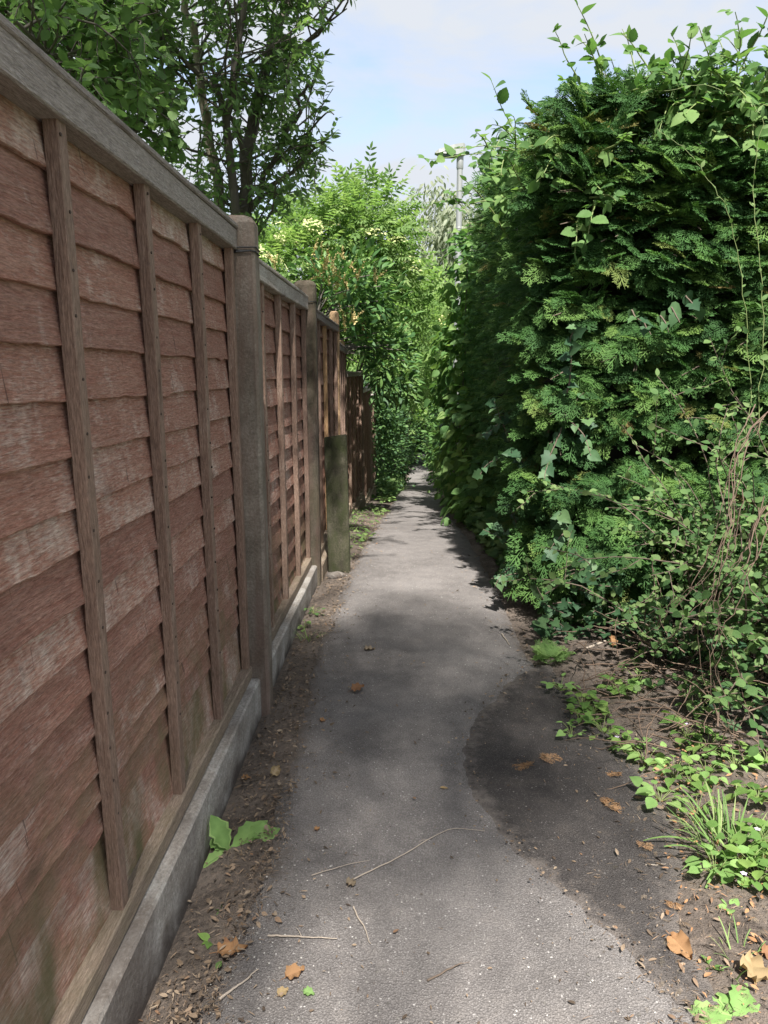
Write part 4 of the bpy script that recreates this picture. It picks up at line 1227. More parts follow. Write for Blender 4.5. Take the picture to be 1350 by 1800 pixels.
def hazel_tree():
    rng = np.random.default_rng(57)
    A = lambda u, v, Y: np.array(at(u, v, Y))
    bx, by = A(215, 220, 4.0)[0], 4.0
    org = (bx, by, 0)
    root = thing('hazel_tree', 'leafy tree with one leaning pale trunk rising behind the near panel', 'tree', org)
    s1 = smooth_poly([(bx + .05, by, 0), (bx + .03, by, 1.4), A(212, 230, 4.0), A(185, 150, 4.0), A(160, 90, 4.0), A(138, 10, 4.0), A(110, -120, 4.0), A(60, -300, 4.0)], 20)
    tube_obj('trunk', [(s1 - org, np.linspace(.055, .02, 20))], M['bark_pale'], root, 9)
    limbs = [(s1[5:], None, 1.0)]
    ls = []
    for q in ([A(185, 150, 4.0), A(120, 80, 3.7), A(50, 20, 3.4), A(-60, -60, 3.2)], [A(160, 90, 4.0), A(220, 20, 4.1), A(270, -60, 4.2)], [A(212, 240, 4.0), A(150, 180, 3.5), A(80, 90, 3.0), A(10, 20, 2.7)],
              [A(138, 10, 4.0), A(60, -60, 3.6), A(-20, -120, 3.2)], [A(215, 260, 4.1), A(260, 200, 4.3), A(290, 100, 4.4)]):
        s = smooth_poly(q, 10); ls.append((s - org, np.linspace(.02, .006, 10))); limbs.append((s, None, 1.8))
    for q in ls: tube_obj('limb', [q], M['bark'], root, 7)
    w, (p, d, u) = grow(limbs, rng, 19, (.25, .8), 6, (.14, .32), .024, ok_left)
    tube_obj('twigs', [(a_ - org, b_) for a_, b_ in w], M['bark'], root, 4)
    foliage(root, [OVATE, ROUND], 'hazel', p, d, u, rng.uniform(.04, .066, len(p)), M['plum'], 200, 'leaf', 'crown', rng, org)
    print('hazel leaves', len(p))
hazel_tree()

def bush(name, label, cat, org, blobs, tpls, key, nclu, per, size, mat, n_single=0, rng=None, stems=6, hang=0.0, clr=.16, bark='bark', ok=None, trunk=None, group=None, extra=None, inner=.55):
    """rounded shrub or crown: leaf clumps over the shells of several ellipsoids"""
    rng = rng or np.random.default_rng(sum(map(ord, key)) * 37 % 1000)
    root = thing(name, label, cat, org, group)
    vol = np.array([b[1][0] * b[1][1] + b[1][0] * b[1][2] for b in blobs]); wgt = vol / vol.sum()
    P_, D_, U_ = [], [], []
    cent = []
    for i in range(nclu):
        c, r = blobs[rng.choice(len(blobs), p=wgt)]
        q = rnd3(1, rng)[0]
        rr = rng.uniform(inner, 1.06) ** .6
        cen = np.array(c) + q * np.array(r) * rr
        if ok is not None and not ok(cen): continue
        cent.append(cen)
        m = max(3, int(per * rng.uniform(.6, 1.4)))
        off = rng.normal(0, 1, (m, 3)) * clr * np.array([1, 1, .7])
        pp = cen + off
        outw = unit(q * .8 + off / clr * .5 + rng.normal(0, .4, (m, 3)))
        outw[:, 2] += .1 - hang * 1.5
        P_.append(pp); D_.append(outw); U_.append(unit(np.array([0, 0, 1.0]) * (1 - hang) + q * .5 + rng.normal(0, .35, (m, 3))))
    p, d, u = map(np.concatenate, (P_, D_, U_))
    s = rng.uniform(.7, 1.2, len(p)) * size
    keep = p[:, 2] > np.interp(p[:, 1], GY, GZ) + .03
    if ok is not None: keep &= np.array([ok(a_) for a_ in p])
    foliage(root, tpls, key, p[keep], d[keep], u[keep], s[keep], mat, n_single, 'leaf', 'crown', rng, org)
    o3 = np.array(org)
    polys = []
    base = np.array([org[0], org[1], g(org[1])])
    pick = rng.choice(len(cent), min(stems * 5, len(cent)), replace=False)
    tr = trunk or .03
    fork = None
    for j, i in enumerate(pick):
        c = cent[i]; b0 = base + rng.normal(0, .08, 3) * np.array([1, 1, 0]); mid = b0 * .45 + c * .55 + np.array([0, 0, -.1]); 
        if name == 'laurel' and c[0] > -.75:       # rise behind the fence, then lean over its top
            s_ = smooth_poly([b0 - [0, 0, .1], np.array([b0[0], (b0[1] + c[1]) / 2, 1.2]), np.array([-.72, c[1], max(1.75, c[2] - .1)]), c], 9)
        else:
            s_ = smooth_poly([b0 - [0, 0, .1], (b0 + mid) / 2 + [0, 0, .25], mid, c], 9)
        polys.append((s_ - o3, np.linspace(tr * (1 if j < 3 else .5), .006, 9)))
    tube_obj('trunk', polys[:3], M[bark], root, 7)
    if len(polys) > 3: tube_obj('limb', polys[3:], M[bark], root, 5)
    return root, np.array(cent), rng

# elder with cream umbels behind the fence
def X_(u, Y): return (u - 675) / F_PX * Y * 1.0
def ok_not_path(p): return True
r_, c_, rg = bush('elder_tree', 'bright yellow green elder with flat cream flower heads behind the fence', 'tree', (-1.1, 10.6, g(10.6)),
     [((-.85, 10.4, 2.7), (.85, .8, .95)), ((-.35, 10.2, 3.15), (.55, .6, .72)), ((-1.35, 10.0, 2.5), (.7, .7, .8)), ((.05, 10.6, 2.5), (.45, .6, .75)), ((-.15, 10.3, 3.55), (.32, .4, .38))],
     [PINNATE], 'elder', 620, 9, .26, M['elder'], 200, stems=6, clr=.15, trunk=.05)
def umbels(root, cent, rng, n, sel, size, org):
    q = cent[[i for i in range(len(cent)) if sel(cent[i])]]
    q = q[rng.permutation(len(q))[:n]]
    if not len(q): return
    pos = q + np.array([0, -.24, .14]); k = len(q)
    d = np.tile([1.0, 0, 0], (k, 1)) + rng.normal(0, .2, (k, 3)); u = np.tile([0, -.45, .9], (k, 1)) + rng.normal(0, .2, (k, 3))
    foliage(root, [UMBEL], 'umbel', pos, d, u, rng.uniform(.8, 1.2, k) * size, M['umbel'], k, 'flower_head', 'flower_heads', rng, org)
umbels(r_, c_, rg, 60, lambda c: c[1] < 10.4 and c[2] < 3.3, .27, (-1.1, 10.6, g(10.6)))
# laurel with spent flower spikes
lo = (-.95, 8.6, g(8.6))
def ok_laurel(p):
    u, v = proj(p)
    if float(u) < 655 and float(v) > np.interp(float(u), [540, 575, 600, 640, 655], [480, 515, 560, 625, 690]): return False
    return p[0] > -2.2 and (float(u) < 735) and p[2] > 1.05 + (0.25 if p[1] < 7.6 else 0)
r_, c_, rg = bush('laurel', 'glossy dark laurel with tan spent flower spikes hanging over the fence', 'shrub', lo,
     [((-.75, 8.4, 1.85), (.75, .8, .75)), ((-.25, 8.7, 1.75), (.55, .7, .7)), ((-1.2, 8.0, 1.9), (.7, .7, .65)), ((.12, 9.2, 1.55), (.3, .6, .45)), ((-.45, 8.3, 2.3), (.5, .5, .4))],
     [LONG, leaf_tpl([0, .14, .19, .15, 0], .15, .18)], 'laurel', 430, 13, .125, M['laurel'], 300, stems=6, clr=.13, ok=ok_laurel, trunk=.04)
def spikes(root, cent, rng, n, sel, size, org):
    q = cent[[i for i in range(len(cent)) if sel(cent[i])]]; q = q[rng.permutation(len(q))[:n]]
    k = len(q)
    if not k: return
    rep = 3
    pos = np.repeat(q + np.array([0, -.10, .05]), rep, 0) + rng.normal(0, .05, (k * rep, 3)); d = np.tile([0, -.3, 1.0], (k * rep, 1)) + rng.normal(0, .35, (k * rep, 3)); u = rng.normal(0, 1, (k * rep, 3))
    foliage(root, [SPIKE], 'spike', pos, d, u, rng.uniform(.8, 1.25, k * rep) * size, M['spike'], k * rep, 'flower_spike', 'flower_spikes', rng, org)
spikes(r_, c_, rg, 17, lambda c: c[1] < 8.5 and c[2] > 1.75, .16, lo)

# privet hedge on the left past the fence, bamboo like shrub above it
def far_left():
    blobs = []
    for y in np.arange(13.4, 22, .7):
        xl = left_edge(y); z0 = g(y)
        blobs.append(((xl - .42 + .1 * math.sin(y * 2), y, z0 + .95), (.42, .55, .95)))
        blobs.append(((xl - .55, y, z0 + 1.65), (.5, .55, .55)))
    org = (left_edge(16) - .5, 16.5, g(16.5))
    bush('privet_hedge', 'dark green privet hedge bordering the path after the fence ends', 'hedge', org, blobs, [OVATE, ROUND], 'privet', 1100, 26, .075, M['privet'], 200, stems=8, clr=.14, inner=.75)
far_left()
o_ = (.25, 17.5, g(17.5))
bush('pale_willow', 'fresh pale green feathery shrub leaning out above the privet hedge', 'shrub', o_,
     [((.15, 17.2, 1.35), (.65, .9, .75)), ((.65, 18.4, 1.3), (.5, .9, .6)), ((-.35, 16.4, 1.2), (.6, .7, .7)), ((.45, 18.0, 1.75), (.55, .7, .5))],
     [LINE, LONG], 'bamboo', 520, 26, .16, M['bamboo'], 150, stems=8, clr=.17, hang=.25, trunk=.02)
# broad leaved vine at the end of the conifer hedge
vo_ = (1.05, 9.6, g(9.6))
bush('broad_leaf_vine', 'large heart shaped vine leaves hanging at the end of the conifer hedge', 'vine', vo_,
     [((1.15, 8.6, .45), (.27, .8, .75)), ((1.22, 9.7, .6), (.33, .7, 1.0)), ((1.15, 9.9, 1.5), (.35, .6, .6)), ((1.1, 7.2, .15), (.22, .8, .42)), ((1.3, 10.6, .3), (.35, .6, .9)), ((1.25, 10.0, 2.2), (.30, .5, .7)), ((1.22, 10.2, 2.75), (.28, .4, .55))],
     [HEART, HEART, TOOTH], 'vine', 560, 7, .12, M['vine'], 300, stems=6, clr=.12, hang=.55, trunk=.012, inner=.8)
# right hand shrubs further on
def far_right():
    blobs = []
    for y in np.arange(11.2, 26, .8):
        xr = right_edge(y); z0 = g(y)
        blobs.append(((xr + .50 + .08 * math.sin(y * 3), y, z0 + .9), (.45, .6, .95)))
        blobs.append(((xr + .75, y, z0 + 2.1), (.6, .6, .9)))
    org = (right_edge(17) + .6, 17, g(17))
    bush('mixed_hedge', 'mixed leafy hedge bordering the path beyond the street lamp', 'hedge', org, blobs, [OVATE, ROUND], 'mixhedge', 1150, 20, .10, M['vine'], 150, stems=8, clr=.16, inner=.75)
far_right()
o_ = (2.3, 15, g(15))
r_, c_, rg = bush('elder_tree', 'light green elder leaning over the path behind the street lamp', 'tree', o_,
     [((1.75, 14.5, 2.2), (.75, 1.0, 1.0)), ((1.35, 15.5, 1.7), (.7, .9, .8)), ((2.5, 15, 2.7), (.9, 1, .9))],
     [PINNATE], 'elder2', 420, 8, .28, M['elder'], 80, stems=6, clr=.18, trunk=.04)
umbels(r_, c_, rg, 14, lambda c: c[1] < 15, .28, o_)

# trees further away closing the path
def far_tree(name, label, x, y, h, rx, rz, mat, tpl, size, ncl, per, seed, hang=0.0, clr=.45, bark='bark', ns=0, low=.45, group='trees at the far end of the path'):
    rng = np.random.default_rng(seed); z0 = g(y)
    blobs = [((x, y, z0 + h - rz), (rx, rx, rz))]
    for k in range(7):
        a_ = rng.uniform(0, 6.28); q = rng.uniform(.35, .75)
        blobs.append(((x + rx * q * math.cos(a_), y + rx * q * math.sin(a_), z0 + h - rz + rz * rng.uniform(-.6, .6)), (rx * .5, rx * .5, rz * .42)))
    return bush(name, label, 'tree', (x, y, z0), blobs, tpl, name + str(seed), ncl, per, size, mat, ns, rng, 5, hang, clr, bark, None, .13, group)
# tall tree standing behind the start of the path; it shades the near ground
shade_org = (-1.5, -6.6, 0)
bush('ash_tree', 'tall ash tree standing by the start of the path and shading it', 'tree', shade_org,
     [(tuple(np.array(c_) + np.array([.55, -3.9, 6.5])), r_) for c_, r_ in [((.5, -2.3, 8.2), (1.1, 1.0, .8)), ((.9, -1.8, 8.4), (.8, .8, .8)), ((-.1, -2.4, 8.9), (.7, .9, .7)),
      ((-.42, -2.6, 8.0), (.5, 1.5, .6)), ((-.38, -1.2, 8.4), (.5, 1.3, .6)), ((-.22, .15, 8.6), (.5, 1.2, .5)), ((-.40, -1.8, 9.2), (.45, 1.6, .5))]],
     [OVATE, LONG], 'shade', 430, 16, .13, M['farleaf'], 0, np.random.default_rng(3), stems=1, clr=.2, trunk=.11, inner=.3)
far_tree('lime_tree', 'pale leafy tree arching over the far end of the path', 2.6, 33, 8.6, 3.0, 3.3, M['bamboo'], [OVATE, ROUND], .24, 620, 22, 71, .1)
far_tree('sycamore_tree', 'mid green tree left of the path end behind the pale shrub', -1.4, 27, 5.9, 2.1, 2.6, M['elder'], [OVATE, HEART], .20, 520, 22, 72, .1, .38)
far_tree('holly_tree', 'dense dark tree blocking the end of the path', 2.6, 47, 7.2, 3.4, 3.9, M['privet'], [OVATE], .26, 620, 24, 73, 0)
far_tree('hawthorn_tree', 'dark overhanging tree right of the path end', 5.0, 38, 6.5, 2.6, 3.2, M['farleaf'], [OVATE], .24, 480, 22, 74, 0)
far_tree('thorn_bush', 'low dark bush left of the path end', -.6, 38, 4.2, 2.1, 2.2, M['privet'], [OVATE], .20, 420, 24, 75, 0)
far_tree('birch_tree', 'grey green weeping birch standing far behind the street lamp', 3.1, 40, 14.6, 3.0, 4.6, M['birch'], [LINE, LONG], .42, 560, 22, 76, .85, .42, 'bark', 0)
for k_, (xx, yy, hh, lab_) in enumerate([(.35, 29, 2.6, 'added dark bush deepening the shade left of the path before the dark end'), (2.75, 30, 2.9, 'added dark bush deepening the shade right of the path before the dark end'), (.9, 34.5, 3.2, 'added dark bush deepening the shade left of the darkest part of the path'), (3.3, 35, 3.2, 'added dark bush deepening the shade right of the darkest part of the path'), (2.2, 43, 3.6, 'added dark bush closing off the shaded end of the path')]):
    far_tree('yew_bush', lab_, xx, yy, hh, .95, hh * .52, M['privet'], [OVATE], .13, 260, 24, 90 + k_, 0, .24)  # dark bushes added to make the far end of the path read as shade
far_tree('ash_tree', 'mid green tree far behind the elder on the fence side', -4.5, 24, 6.3, 2.4, 2.6, M['farleaf'], [OVATE], .2, 420, 20, 77, 0)
far_tree('maple_tree', 'green tree far behind the plum tree', -9, 22, 7.0, 3.2, 3.2, M['farleaf'], [OVATE], .24, 480, 20, 78, 0)
far_tree('oak_tree', 'broad tree standing behind the conifer hedge', 9, 24, 7.5, 3.4, 3.4, M['farleaf'], [OVATE], .26, 420, 20, 79, 0)

# ------------------------------------------------------------------ weeds on the verges
def rosette(u, v, n, size, label, tpl, key, mat, seed, lift=.5, name='weed', cat='weed', group=None, xy=None, stalk=0.0):
    rng = np.random.default_rng(seed)
    c = atg(u, v) if xy is None else Vector((xy[0], xy[1], 0))
    z = path_z(c.x, c.y)
    root = thing(name, label, cat, (c.x, c.y, z - .004), group)
    a_ = np.arange(n) * 2.4 + rng.uniform(0, 6)
    d = np.stack([np.cos(a_), np.sin(a_), rng.uniform(.2, 1.0, n) * lift * 1.6], 1)
    pos = np.stack([np.cos(a_), np.sin(a_), np.zeros(n)], 1) * size * .08 * rng.random((n, 1))
    st = []
    if stalk:
        hs = rng.uniform(.25, 1, n) * stalk; rr = rng.uniform(.3, 1.0, n) * stalk
        tip = np.stack([np.cos(a_) * rr, np.sin(a_) * rr, hs], 1)
        for k in range(n): st.append((np.array([[0, 0, 0], tip[k] * [.5, .5, .7], tip[k]]), [.0018, .0014, .001]))
        pos = tip; d[:, 2] = rng.normal(0, .2, n)
    u_ = np.tile([0, 0, 1.0], (n, 1)) + rng.normal(0, .25, (n, 3))
    foliage(root, tpl, key, pos, d, u_, rng.uniform(.6, 1.15, n) * size, mat, 0, 'leaf', 'leaves', rng) if False else None
    # every leaf a part
    R = frames(d, u_); s = rng.uniform(.6, 1.15, n) * size
    for k in range(n):
        vi = int(rng.integers(0, len(tpl))); ri = int(rng.integers(0, 4)); ck = (key, vi, ri, mat.name)
        if ck not in TPL_CACHE:
            V, T = tpl[vi]; TPL_CACHE[ck] = npmesh('leaf', V, T, mat, np.full(len(V), ri * .25))
        o = bpy.data.objects.new('leaf', TPL_CACHE[ck]); COL.objects.link(o); o.parent = root
        m4 = Matrix.Identity(4)
        for i in range(3):
            for j in range(3): m4[i][j] = R[k][i][j] * s[k]
            m4[i][3] = pos[k][i]
        o.matrix_local = m4
    if st: tube_obj('stalks', st, M['green_stem'], root, 4)
    return root
def wavy(prof, fold, curl, amp):
    V, T = leaf_tpl(prof, fold, curl)
    V = V.copy(); V[:, 1] *= 1 + .10 * np.sin(V[:, 0] * 31); V[:, 2] += amp * np.sin(V[:, 0] * 14) * np.abs(V[:, 1]) * 4
    return V, T
DOCK = wavy([0, .05, .07, .16, .22, .25, .24, .26, .20, .12, 0], .15, .35, .05)
# dandelion-like rosette by the gravel board
def dock():
    c = atg(402, 1478); root = thing('dock_plant', 'lush dock plant with broad wavy leaves beside the gravel board', 'plant', (c.x, c.y, gz(c.x, c.y) - .005))
    specs = [((.85, .15, .42), .155, 0), ((.55, .35, .5), .12, 1), ((-.25, -.1, .95), .105, 2), ((-.5, -.6, .15), .075, 3), ((.35, -.7, .15), .065, 0), ((-.65, .25, .35), .07, 1)]
    for d, s, ri in specs:
        R = frames(np.array([d]), np.array([[-d[0] * .3, -.5, 1.0]]))[0]
        V, T = DOCK
        o = link('leaf', npmesh('leaf', V, T, M['dock'], np.full(len(V), ri * .12) + np.where(np.abs(V[:, 1]) < 1e-4, .45, 0)), root)
        m4 = Matrix.Identity(4)
        for i in range(3):
            for j in range(3): m4[i][j] = R[i][j] * s * 1.15
        o.matrix_local = m4
dock()
c = atg(1290, 1790)
def near_dock():
    root = thing('dock_plant', 'broad crinkled dock leaves on the bare soil at the verge end', 'plant', (c.x, c.y, gz(c.x, c.y) - .005))
    for d, s, ri in [((-.9, .05, .18), .11, 0), ((-.6, .5, .15), .08, 1), ((.5, .5, .35), .10, 2), ((.9, -.1, .25), .10, 1), ((.1, .9, .3), .08, 3)]:
        R = frames(np.array([d]), np.array([[0, -.3, 1.0]]))[0]; V, T = DOCK
        o = link('leaf', npmesh('leaf', V, T, M['dock'], np.full(len(V), ri * .12) + np.where(np.abs(V[:, 1]) < 1e-4, .45, 0)), root)
        m4 = Matrix.Identity(4)
        for i in range(3):
            for j in range(3): m4[i][j] = R[i][j] * s
        o.matrix_local = m4
near_dock()
# small rosettes by the gravel board
rosette(370, 1640, 9, .036, 'small rosette weed on dark soil below the near panel', [OVATE_HI], 'ros', M['weed'], 3, .45)
rosette(388, 1590, 5, .022, 'tiny seedling between the dock plant and the small rosette weed', [OVATE_HI], 'ros', M['weed'], 4, .5)
rosette(478, 1232, 4, .03, 'single seedling in the litter near the wired post foot', [OVATE_HI], 'ros', M['weed'], 5, .5)
rosette(552, 1075, 12, .035, 'bluish green creeping weed at the path edge before the dark post', [ROUND], 'rosr', M['scrub'], 6, .2, stalk=.05)
rosette(535, 1100, 10, .03, 'yellow green weed growing in litter at the second gravel board', [ROUND], 'rosr', M['elder'], 7, .2, stalk=.05)
rosette(643, 950, 16, .05, 'low green weed on the soil just past the mossy slab', [ROUND], 'rosr', M['elder'], 8, .3, stalk=.08)
rosette(668, 905, 14, .06, 'low yellow green weed near the flat grey stone', [ROUND], 'rosr', M['elder'], 9, .3, stalk=.09)
rosette(677, 885, 16, .07, 'leafy weed growing over the flat grey stone', [ROUND, OVATE], 'rosr2', M['dock'], 10, .4, stalk=.13)
rosette(1285, 1605, 6, .058, 'oval leaved plantain on bare soil below the grass tuft', [OVATE_HI], 'ros', M['dock'], 11, .35)
rosette(1110, 1632, 4, .022, 'tiny green sprig at the edge of the dark tarmac', [OVATE_HI], 'ros', M['dock'], 12, .2)
rosette(1250, 1700, 5, .03, 'small seedling on the bare verge beside the dry leaf', [OVATE_HI], 'ros', M['weed'], 13, .5)
# feathery green tuft at the hedge foot
rt = thing('herb_robert', 'feathery bright green herb clump on brown litter at the hedge foot', 'plant', tuple(atg(968, 1165)))
rg = np.random.default_rng(8); k = 26
a_ = rg.uniform(0, 6.28, k)
foliage(rt, SPRAYS, 'herb', np.stack([np.cos(a_), np.sin(a_), a_ * 0], 1) * .02 + np.array([0, 0, .02]), np.stack([np.cos(a_), np.sin(a_), rg.uniform(.3, 1.4, k)], 1), np.tile([0, -.2, 1.0], (k, 1)) + rg.normal(0, .3, (k, 3)), rg.uniform(.06, .12, k), M['dock'], 0, 'leaf', 'fronds', rg)
# verge ground weeds: each clump a plant
rg = np.random.default_rng(61)
VW = [(985, 1215, 9, .035), (1025, 1245, 14, .045), (1020, 1275, 9, .035), (1005, 1300, 7, .028), (1060, 1290, 10, .035), (1085, 1225, 12, .045), (1120, 1215, 9, .04), (1040, 1260, 9, .04), (1100, 1325, 12, .035), (1135, 1345, 12, .04), (1205, 1305, 10, .045), (1245, 1330, 12, .04), (1160, 1410, 9, .042), (1185, 1375, 10, .034), (1215, 1390, 9, .03), (1240, 1375, 12, .036), (1330, 1420, 14, .045), (1345, 1500, 14, .045), (1255, 1545, 12, .036), (1305, 1545, 12, .042), (1335, 1560, 12, .04), (1290, 1360, 10, .036), (1345, 1350, 12, .045), (1340, 1240, 10, .05), (1230, 1260, 9, .045), (1300, 1510, 10, .035), (1225, 1440, 9, .03)]
def vlab(u, v):
    if u < 1070 and v < 1310: return 'clump of small green weeds between the feathery herb and the dark tarmac'
    if v < 1270: return 'clump of green weeds under the overhanging scrub stems'
    if v < 1420: return 'clump of bright green weeds on the soil between tarmac and scrub foot'
    return 'clump of green weeds growing round the large grass tuft'
for i, (u_, v_, n_, s_) in enumerate(VW):
    n_ = int(n_ * 1.4); s_ *= 1.15
    rosette(u_, v_, n_, s_, vlab(u_, v_), [HEART, ROUND, TOOTH], 'verge', M['weed'] if i % 3 else M['dock'], 100 + i, .3, 'verge_weed', 'weed', 'clumps of weeds along the hedge verge', None, .07)
# grass tuft
def blade_tpl(seed):
    r_ = random.Random(seed); n = 7; V, T = [], []
    cv = r_.uniform(.3, 1.1); tw = r_.uniform(-.3, .3)
    for i in range(n):
        t = i / (n - 1); x = t * (1 - .25 * cv * t); z = -cv * .45 * t * t; w = .024 * (1 - t) ** .6 + .001
        V += [(x, -w, z + w * .5), (x, w + tw * t * t * .1, z + w * .5)]
    for i in range(n - 1):
        a_ = 2 * i; T += [(a_, a_ + 2, a_ + 3), (a_, a_ + 3, a_ + 1)]
    return np.array(V, float), np.array(T, int)
BLADES = [blade_tpl(i) for i in range(6)]
def grass_tuft(u, v, n, L, label, seed, spread=.05):
    rng = np.random.default_rng(seed); c = atg(u, v)
    root = thing('grass_tuft', label, 'grass', (c.x, c.y, gz(c.x, c.y) - .006), 'grass tufts on the verge')
    a_ = rng.uniform(0, 6.28, n); rr = np.sqrt(rng.random(n)) * spread
    pos = np.stack([np.cos(a_) * rr, np.sin(a_) * rr, a_ * 0], 1)
    d = np.stack([np.cos(a_) + rng.normal(0, .4, n), np.sin(a_) + rng.normal(0, .4, n), rng.uniform(.7, 3.2, n)], 1)
    up = np.tile([0, 0, 1.0], (n, 1)) + rng.normal(0, .1, (n, 3)) - .3 * np.stack([np.cos(a_), np.sin(a_), a_ * 0], 1)
    R = frames(d, up)
    for k in range(n):
        vi = int(rng.integers(0, 6)); ri = int(rng.integers(0, 4)); ck = ('blade', vi, ri)
        if ck not in TPL_CACHE:
            V, T = BLADES[vi]; TPL_CACHE[ck] = npmesh('blade', V, T, M['grass'], np.full(len(V), ri * .25))
        o = bpy.data.objects.new('blade', TPL_CACHE[ck]); COL.objects.link(o); o.parent = root
        s = L * rng.uniform(.45, 1.1); m4 = Matrix.Identity(4)
        for i in range(3):
            for j in range(3): m4[i][j] = R[k][i][j] * s
            m4[i][3] = pos[k][i]
        o.matrix_local = m4
grass_tuft(1285, 1510, 95, .175, 'large arching tuft of bright green grass on the verge', 1, .10)
grass_tuft(1300, 1700, 16, .09, 'sparse short grass shoots on the bare verge soil', 2, .06)
grass_tuft(1240, 1470, 16, .12, 'thin grass shoots left of the large arching tuft', 3, .04)
grass_tuft(700, 862, 60, .35, 'long grass at the foot of the privet hedge', 4, .2)
grass_tuft(540, 1120, 18, .10, 'dry looking grass in the litter by the second gravel board', 5, .05)
# violet flowers on the verge
for i, (u_, v_) in enumerate([(1205, 1290), (1083, 1303), (1258, 1445), (1327, 1483), (1303, 1562)]):
    c = atg(u_, v_ + 14); root = thing('wild_flower', 'tiny pale violet flower on a thin stalk among the verge weeds', 'flower', (c.x, c.y, gz(c.x, c.y)), 'small violet flowers on the verge')
    tube_obj('stalk', [([(0, 0, 0), (.004, 0, .03), (0, 0, .05)], [.001, .001, .001])], M['green_stem'], root, 4)
    for k in range(5):
        o = link('petal', npmesh('petal', *ROUND, M['petal'], np.full(len(ROUND[0]), .1 * k)), root)
        o.matrix_local = Matrix.Translation((0, 0, .05)) @ Matrix.Rotation(k * 1.257, 4, 'Z') @ Matrix.Rotation(-.35, 4, 'Y') @ Matrix.Scale(.010, 4)

# ------------------------------------------------------------------ fallen leaves, twigs, litter
def rich_leaf(out, seed=0, curl=.12, n_in=3):
    """lobed leaf with midrib, raised side veins and uneven curled margin; last array marks the ribs"""
    r_ = random.Random(seed)
    o = np.array(out + [(x, -y) for x, y in reversed(out) if y > 1e-6], float)
    pts = []
    for i in range(len(o)):
        a_, b_ = o[i], o[(i + 1) % len(o)]
        for k in range(2): pts.append(a_ + (b_ - a_) * k / 2 + (np.array([r_.uniform(-.012, .012), r_.uniform(-.012, .012)]) if k else 0))
    pts = np.array(pts); m = len(pts)
    V, T, rib = [], [], []
    ax = np.stack([np.clip(pts[:, 0] * .82 + .08, .02, .95), pts[:, 1] * 0], 1)
    for k in range(n_in + 1):
        t = k / n_in
        q = ax + (pts - ax) * t
        for i in range(m):
            ed = t * t * (.5 + .5 * math.sin(i * 1.7 + seed)) * curl
            vein = -.018 if i % 4 == 0 else .012
            V.append((q[i][0], q[i][1], abs(q[i][1]) * .18 + ed + (vein if 0 < k < n_in else 0) - .10 * q[i][0] ** 2))
            rib.append(.16 if k == 0 else (.07 if i % 4 == 0 and k < n_in else -.04 * t * r_.random()))
    for k in range(n_in):
        for i in range(m):
            j = (i + 1) % m; a_ = k * m
            T += [(a_ + i, a_ + m + i, a_ + m + j), (a_ + i, a_ + m + j, a_ + j)]
    V = np.array(V, float); T = np.array(T, int)
    # short stalk
    o2 = len(V); V = np.concatenate([V, np.array([(-.30, .008, -.01), (-.30, -.008, -.01), (.06, .012, .0), (.06, -.012, .0)])])
    T = np.concatenate([T, np.array([(o2, o2 + 1, o2 + 2), (o2 + 1, o2 + 3, o2 + 2)])])
    rib += [.1] * 4
    return V, T, np.array(rib)
OUT_OVAL = [(0, .02), (.06, .20), (.20, .34), (.42, .38), (.64, .29), (.84, .14), (1.0, 0)]
OUT_LOBE = [(0, .03), (-.05, .26), (.12, .24), (.20, .46), (.38, .30), (.58, .40), (.66, .20), (1.0, 0)]
RICH = [rich_leaf(OUT_OVAL, 1, .22), rich_leaf(OUT_OVAL, 2, .30), rich_leaf([(x, y * .8) for x, y in OUT_LOBE], 3, .16)]
def flat_piece(name, label, cat, u, v, tpl, size, rot, mat, tilt=(.15, .1), group=None, rv=.2, lift=.006):
    c = atg(u, v); rib = 0
    if tpl is CURL or tpl is LOBED: V, T, rib = RICH[2 if tpl is LOBED else int(u) % 2]
    else: V, T = tpl
    o = link(name, npmesh(name, V, T, mat, np.full(len(V), rv) + rib), None, (c.x, c.y, path_z(c.x, c.y) + lift))
    o.rotation_euler = (tilt[0], tilt[1], rot); o.scale = (size,) * 3
    return tag(o, label, cat, group)
CURL = poly_tpl([(0, .03), (.02, .30), (.18, .26), (.34, .50), (.55, .28), (.78, .30), (1.0, 0)], .35, .1)
flat_piece('fallen_leaf', 'curled orange brown dry leaf lying alone on the shaded path', 'leaf', 618, 1222, CURL, .062, .3, M['dry_leaf'], (.35, -.25), rv=.6, lift=.014)
flat_piece('fallen_leaf', 'large lobed orange dry leaf by the rosette weed', 'leaf', 384, 1678, LOBED, .075, .1, M['dry_leaf'], (.1, -.12), rv=.1, lift=.012)
flat_piece('fallen_leaf', 'orange tan dry leaf flat on the path with short stalk', 'leaf', 502, 1728, CURL, .05, .5, M['dry_leaf'], (.12, -.1), rv=.25)
flat_piece('fallen_leaf', 'small green fallen leaf next to the tan leaf', 'leaf', 534, 1753, CURL, .028, -.3, M['dock'], (.1, 0), rv=.1)
flat_piece('fallen_leaf', 'long curled orange leaf on the bare soil verge', 'leaf', 1180, 1655, CURL, .075, -1.25, M['dry_leaf'], (.5, .0), rv=.2, lift=.014)
flat_piece('fallen_leaf', 'broad pale tan leaf at the verge beside the dock leaves', 'leaf', 1325, 1745, CURL, .085, 1.2, M['dry_pale'], (.15, -.1), rv=.2, lift=.012)
flat_piece('fallen_leaf', 'shrivelled dark brown leaf fallen at the end of a twig', 'leaf', 612, 1570, CURL, .04, 1.2, M['litter'], (.3, .2), rv=.45, lift=.01)
flat_piece('fallen_leaf', 'tiny orange leaf scrap on the path near the dock plant', 'leaf', 553, 1466, CURL, .022, .8, M['dry_leaf'], (.2, .1), rv=.1)
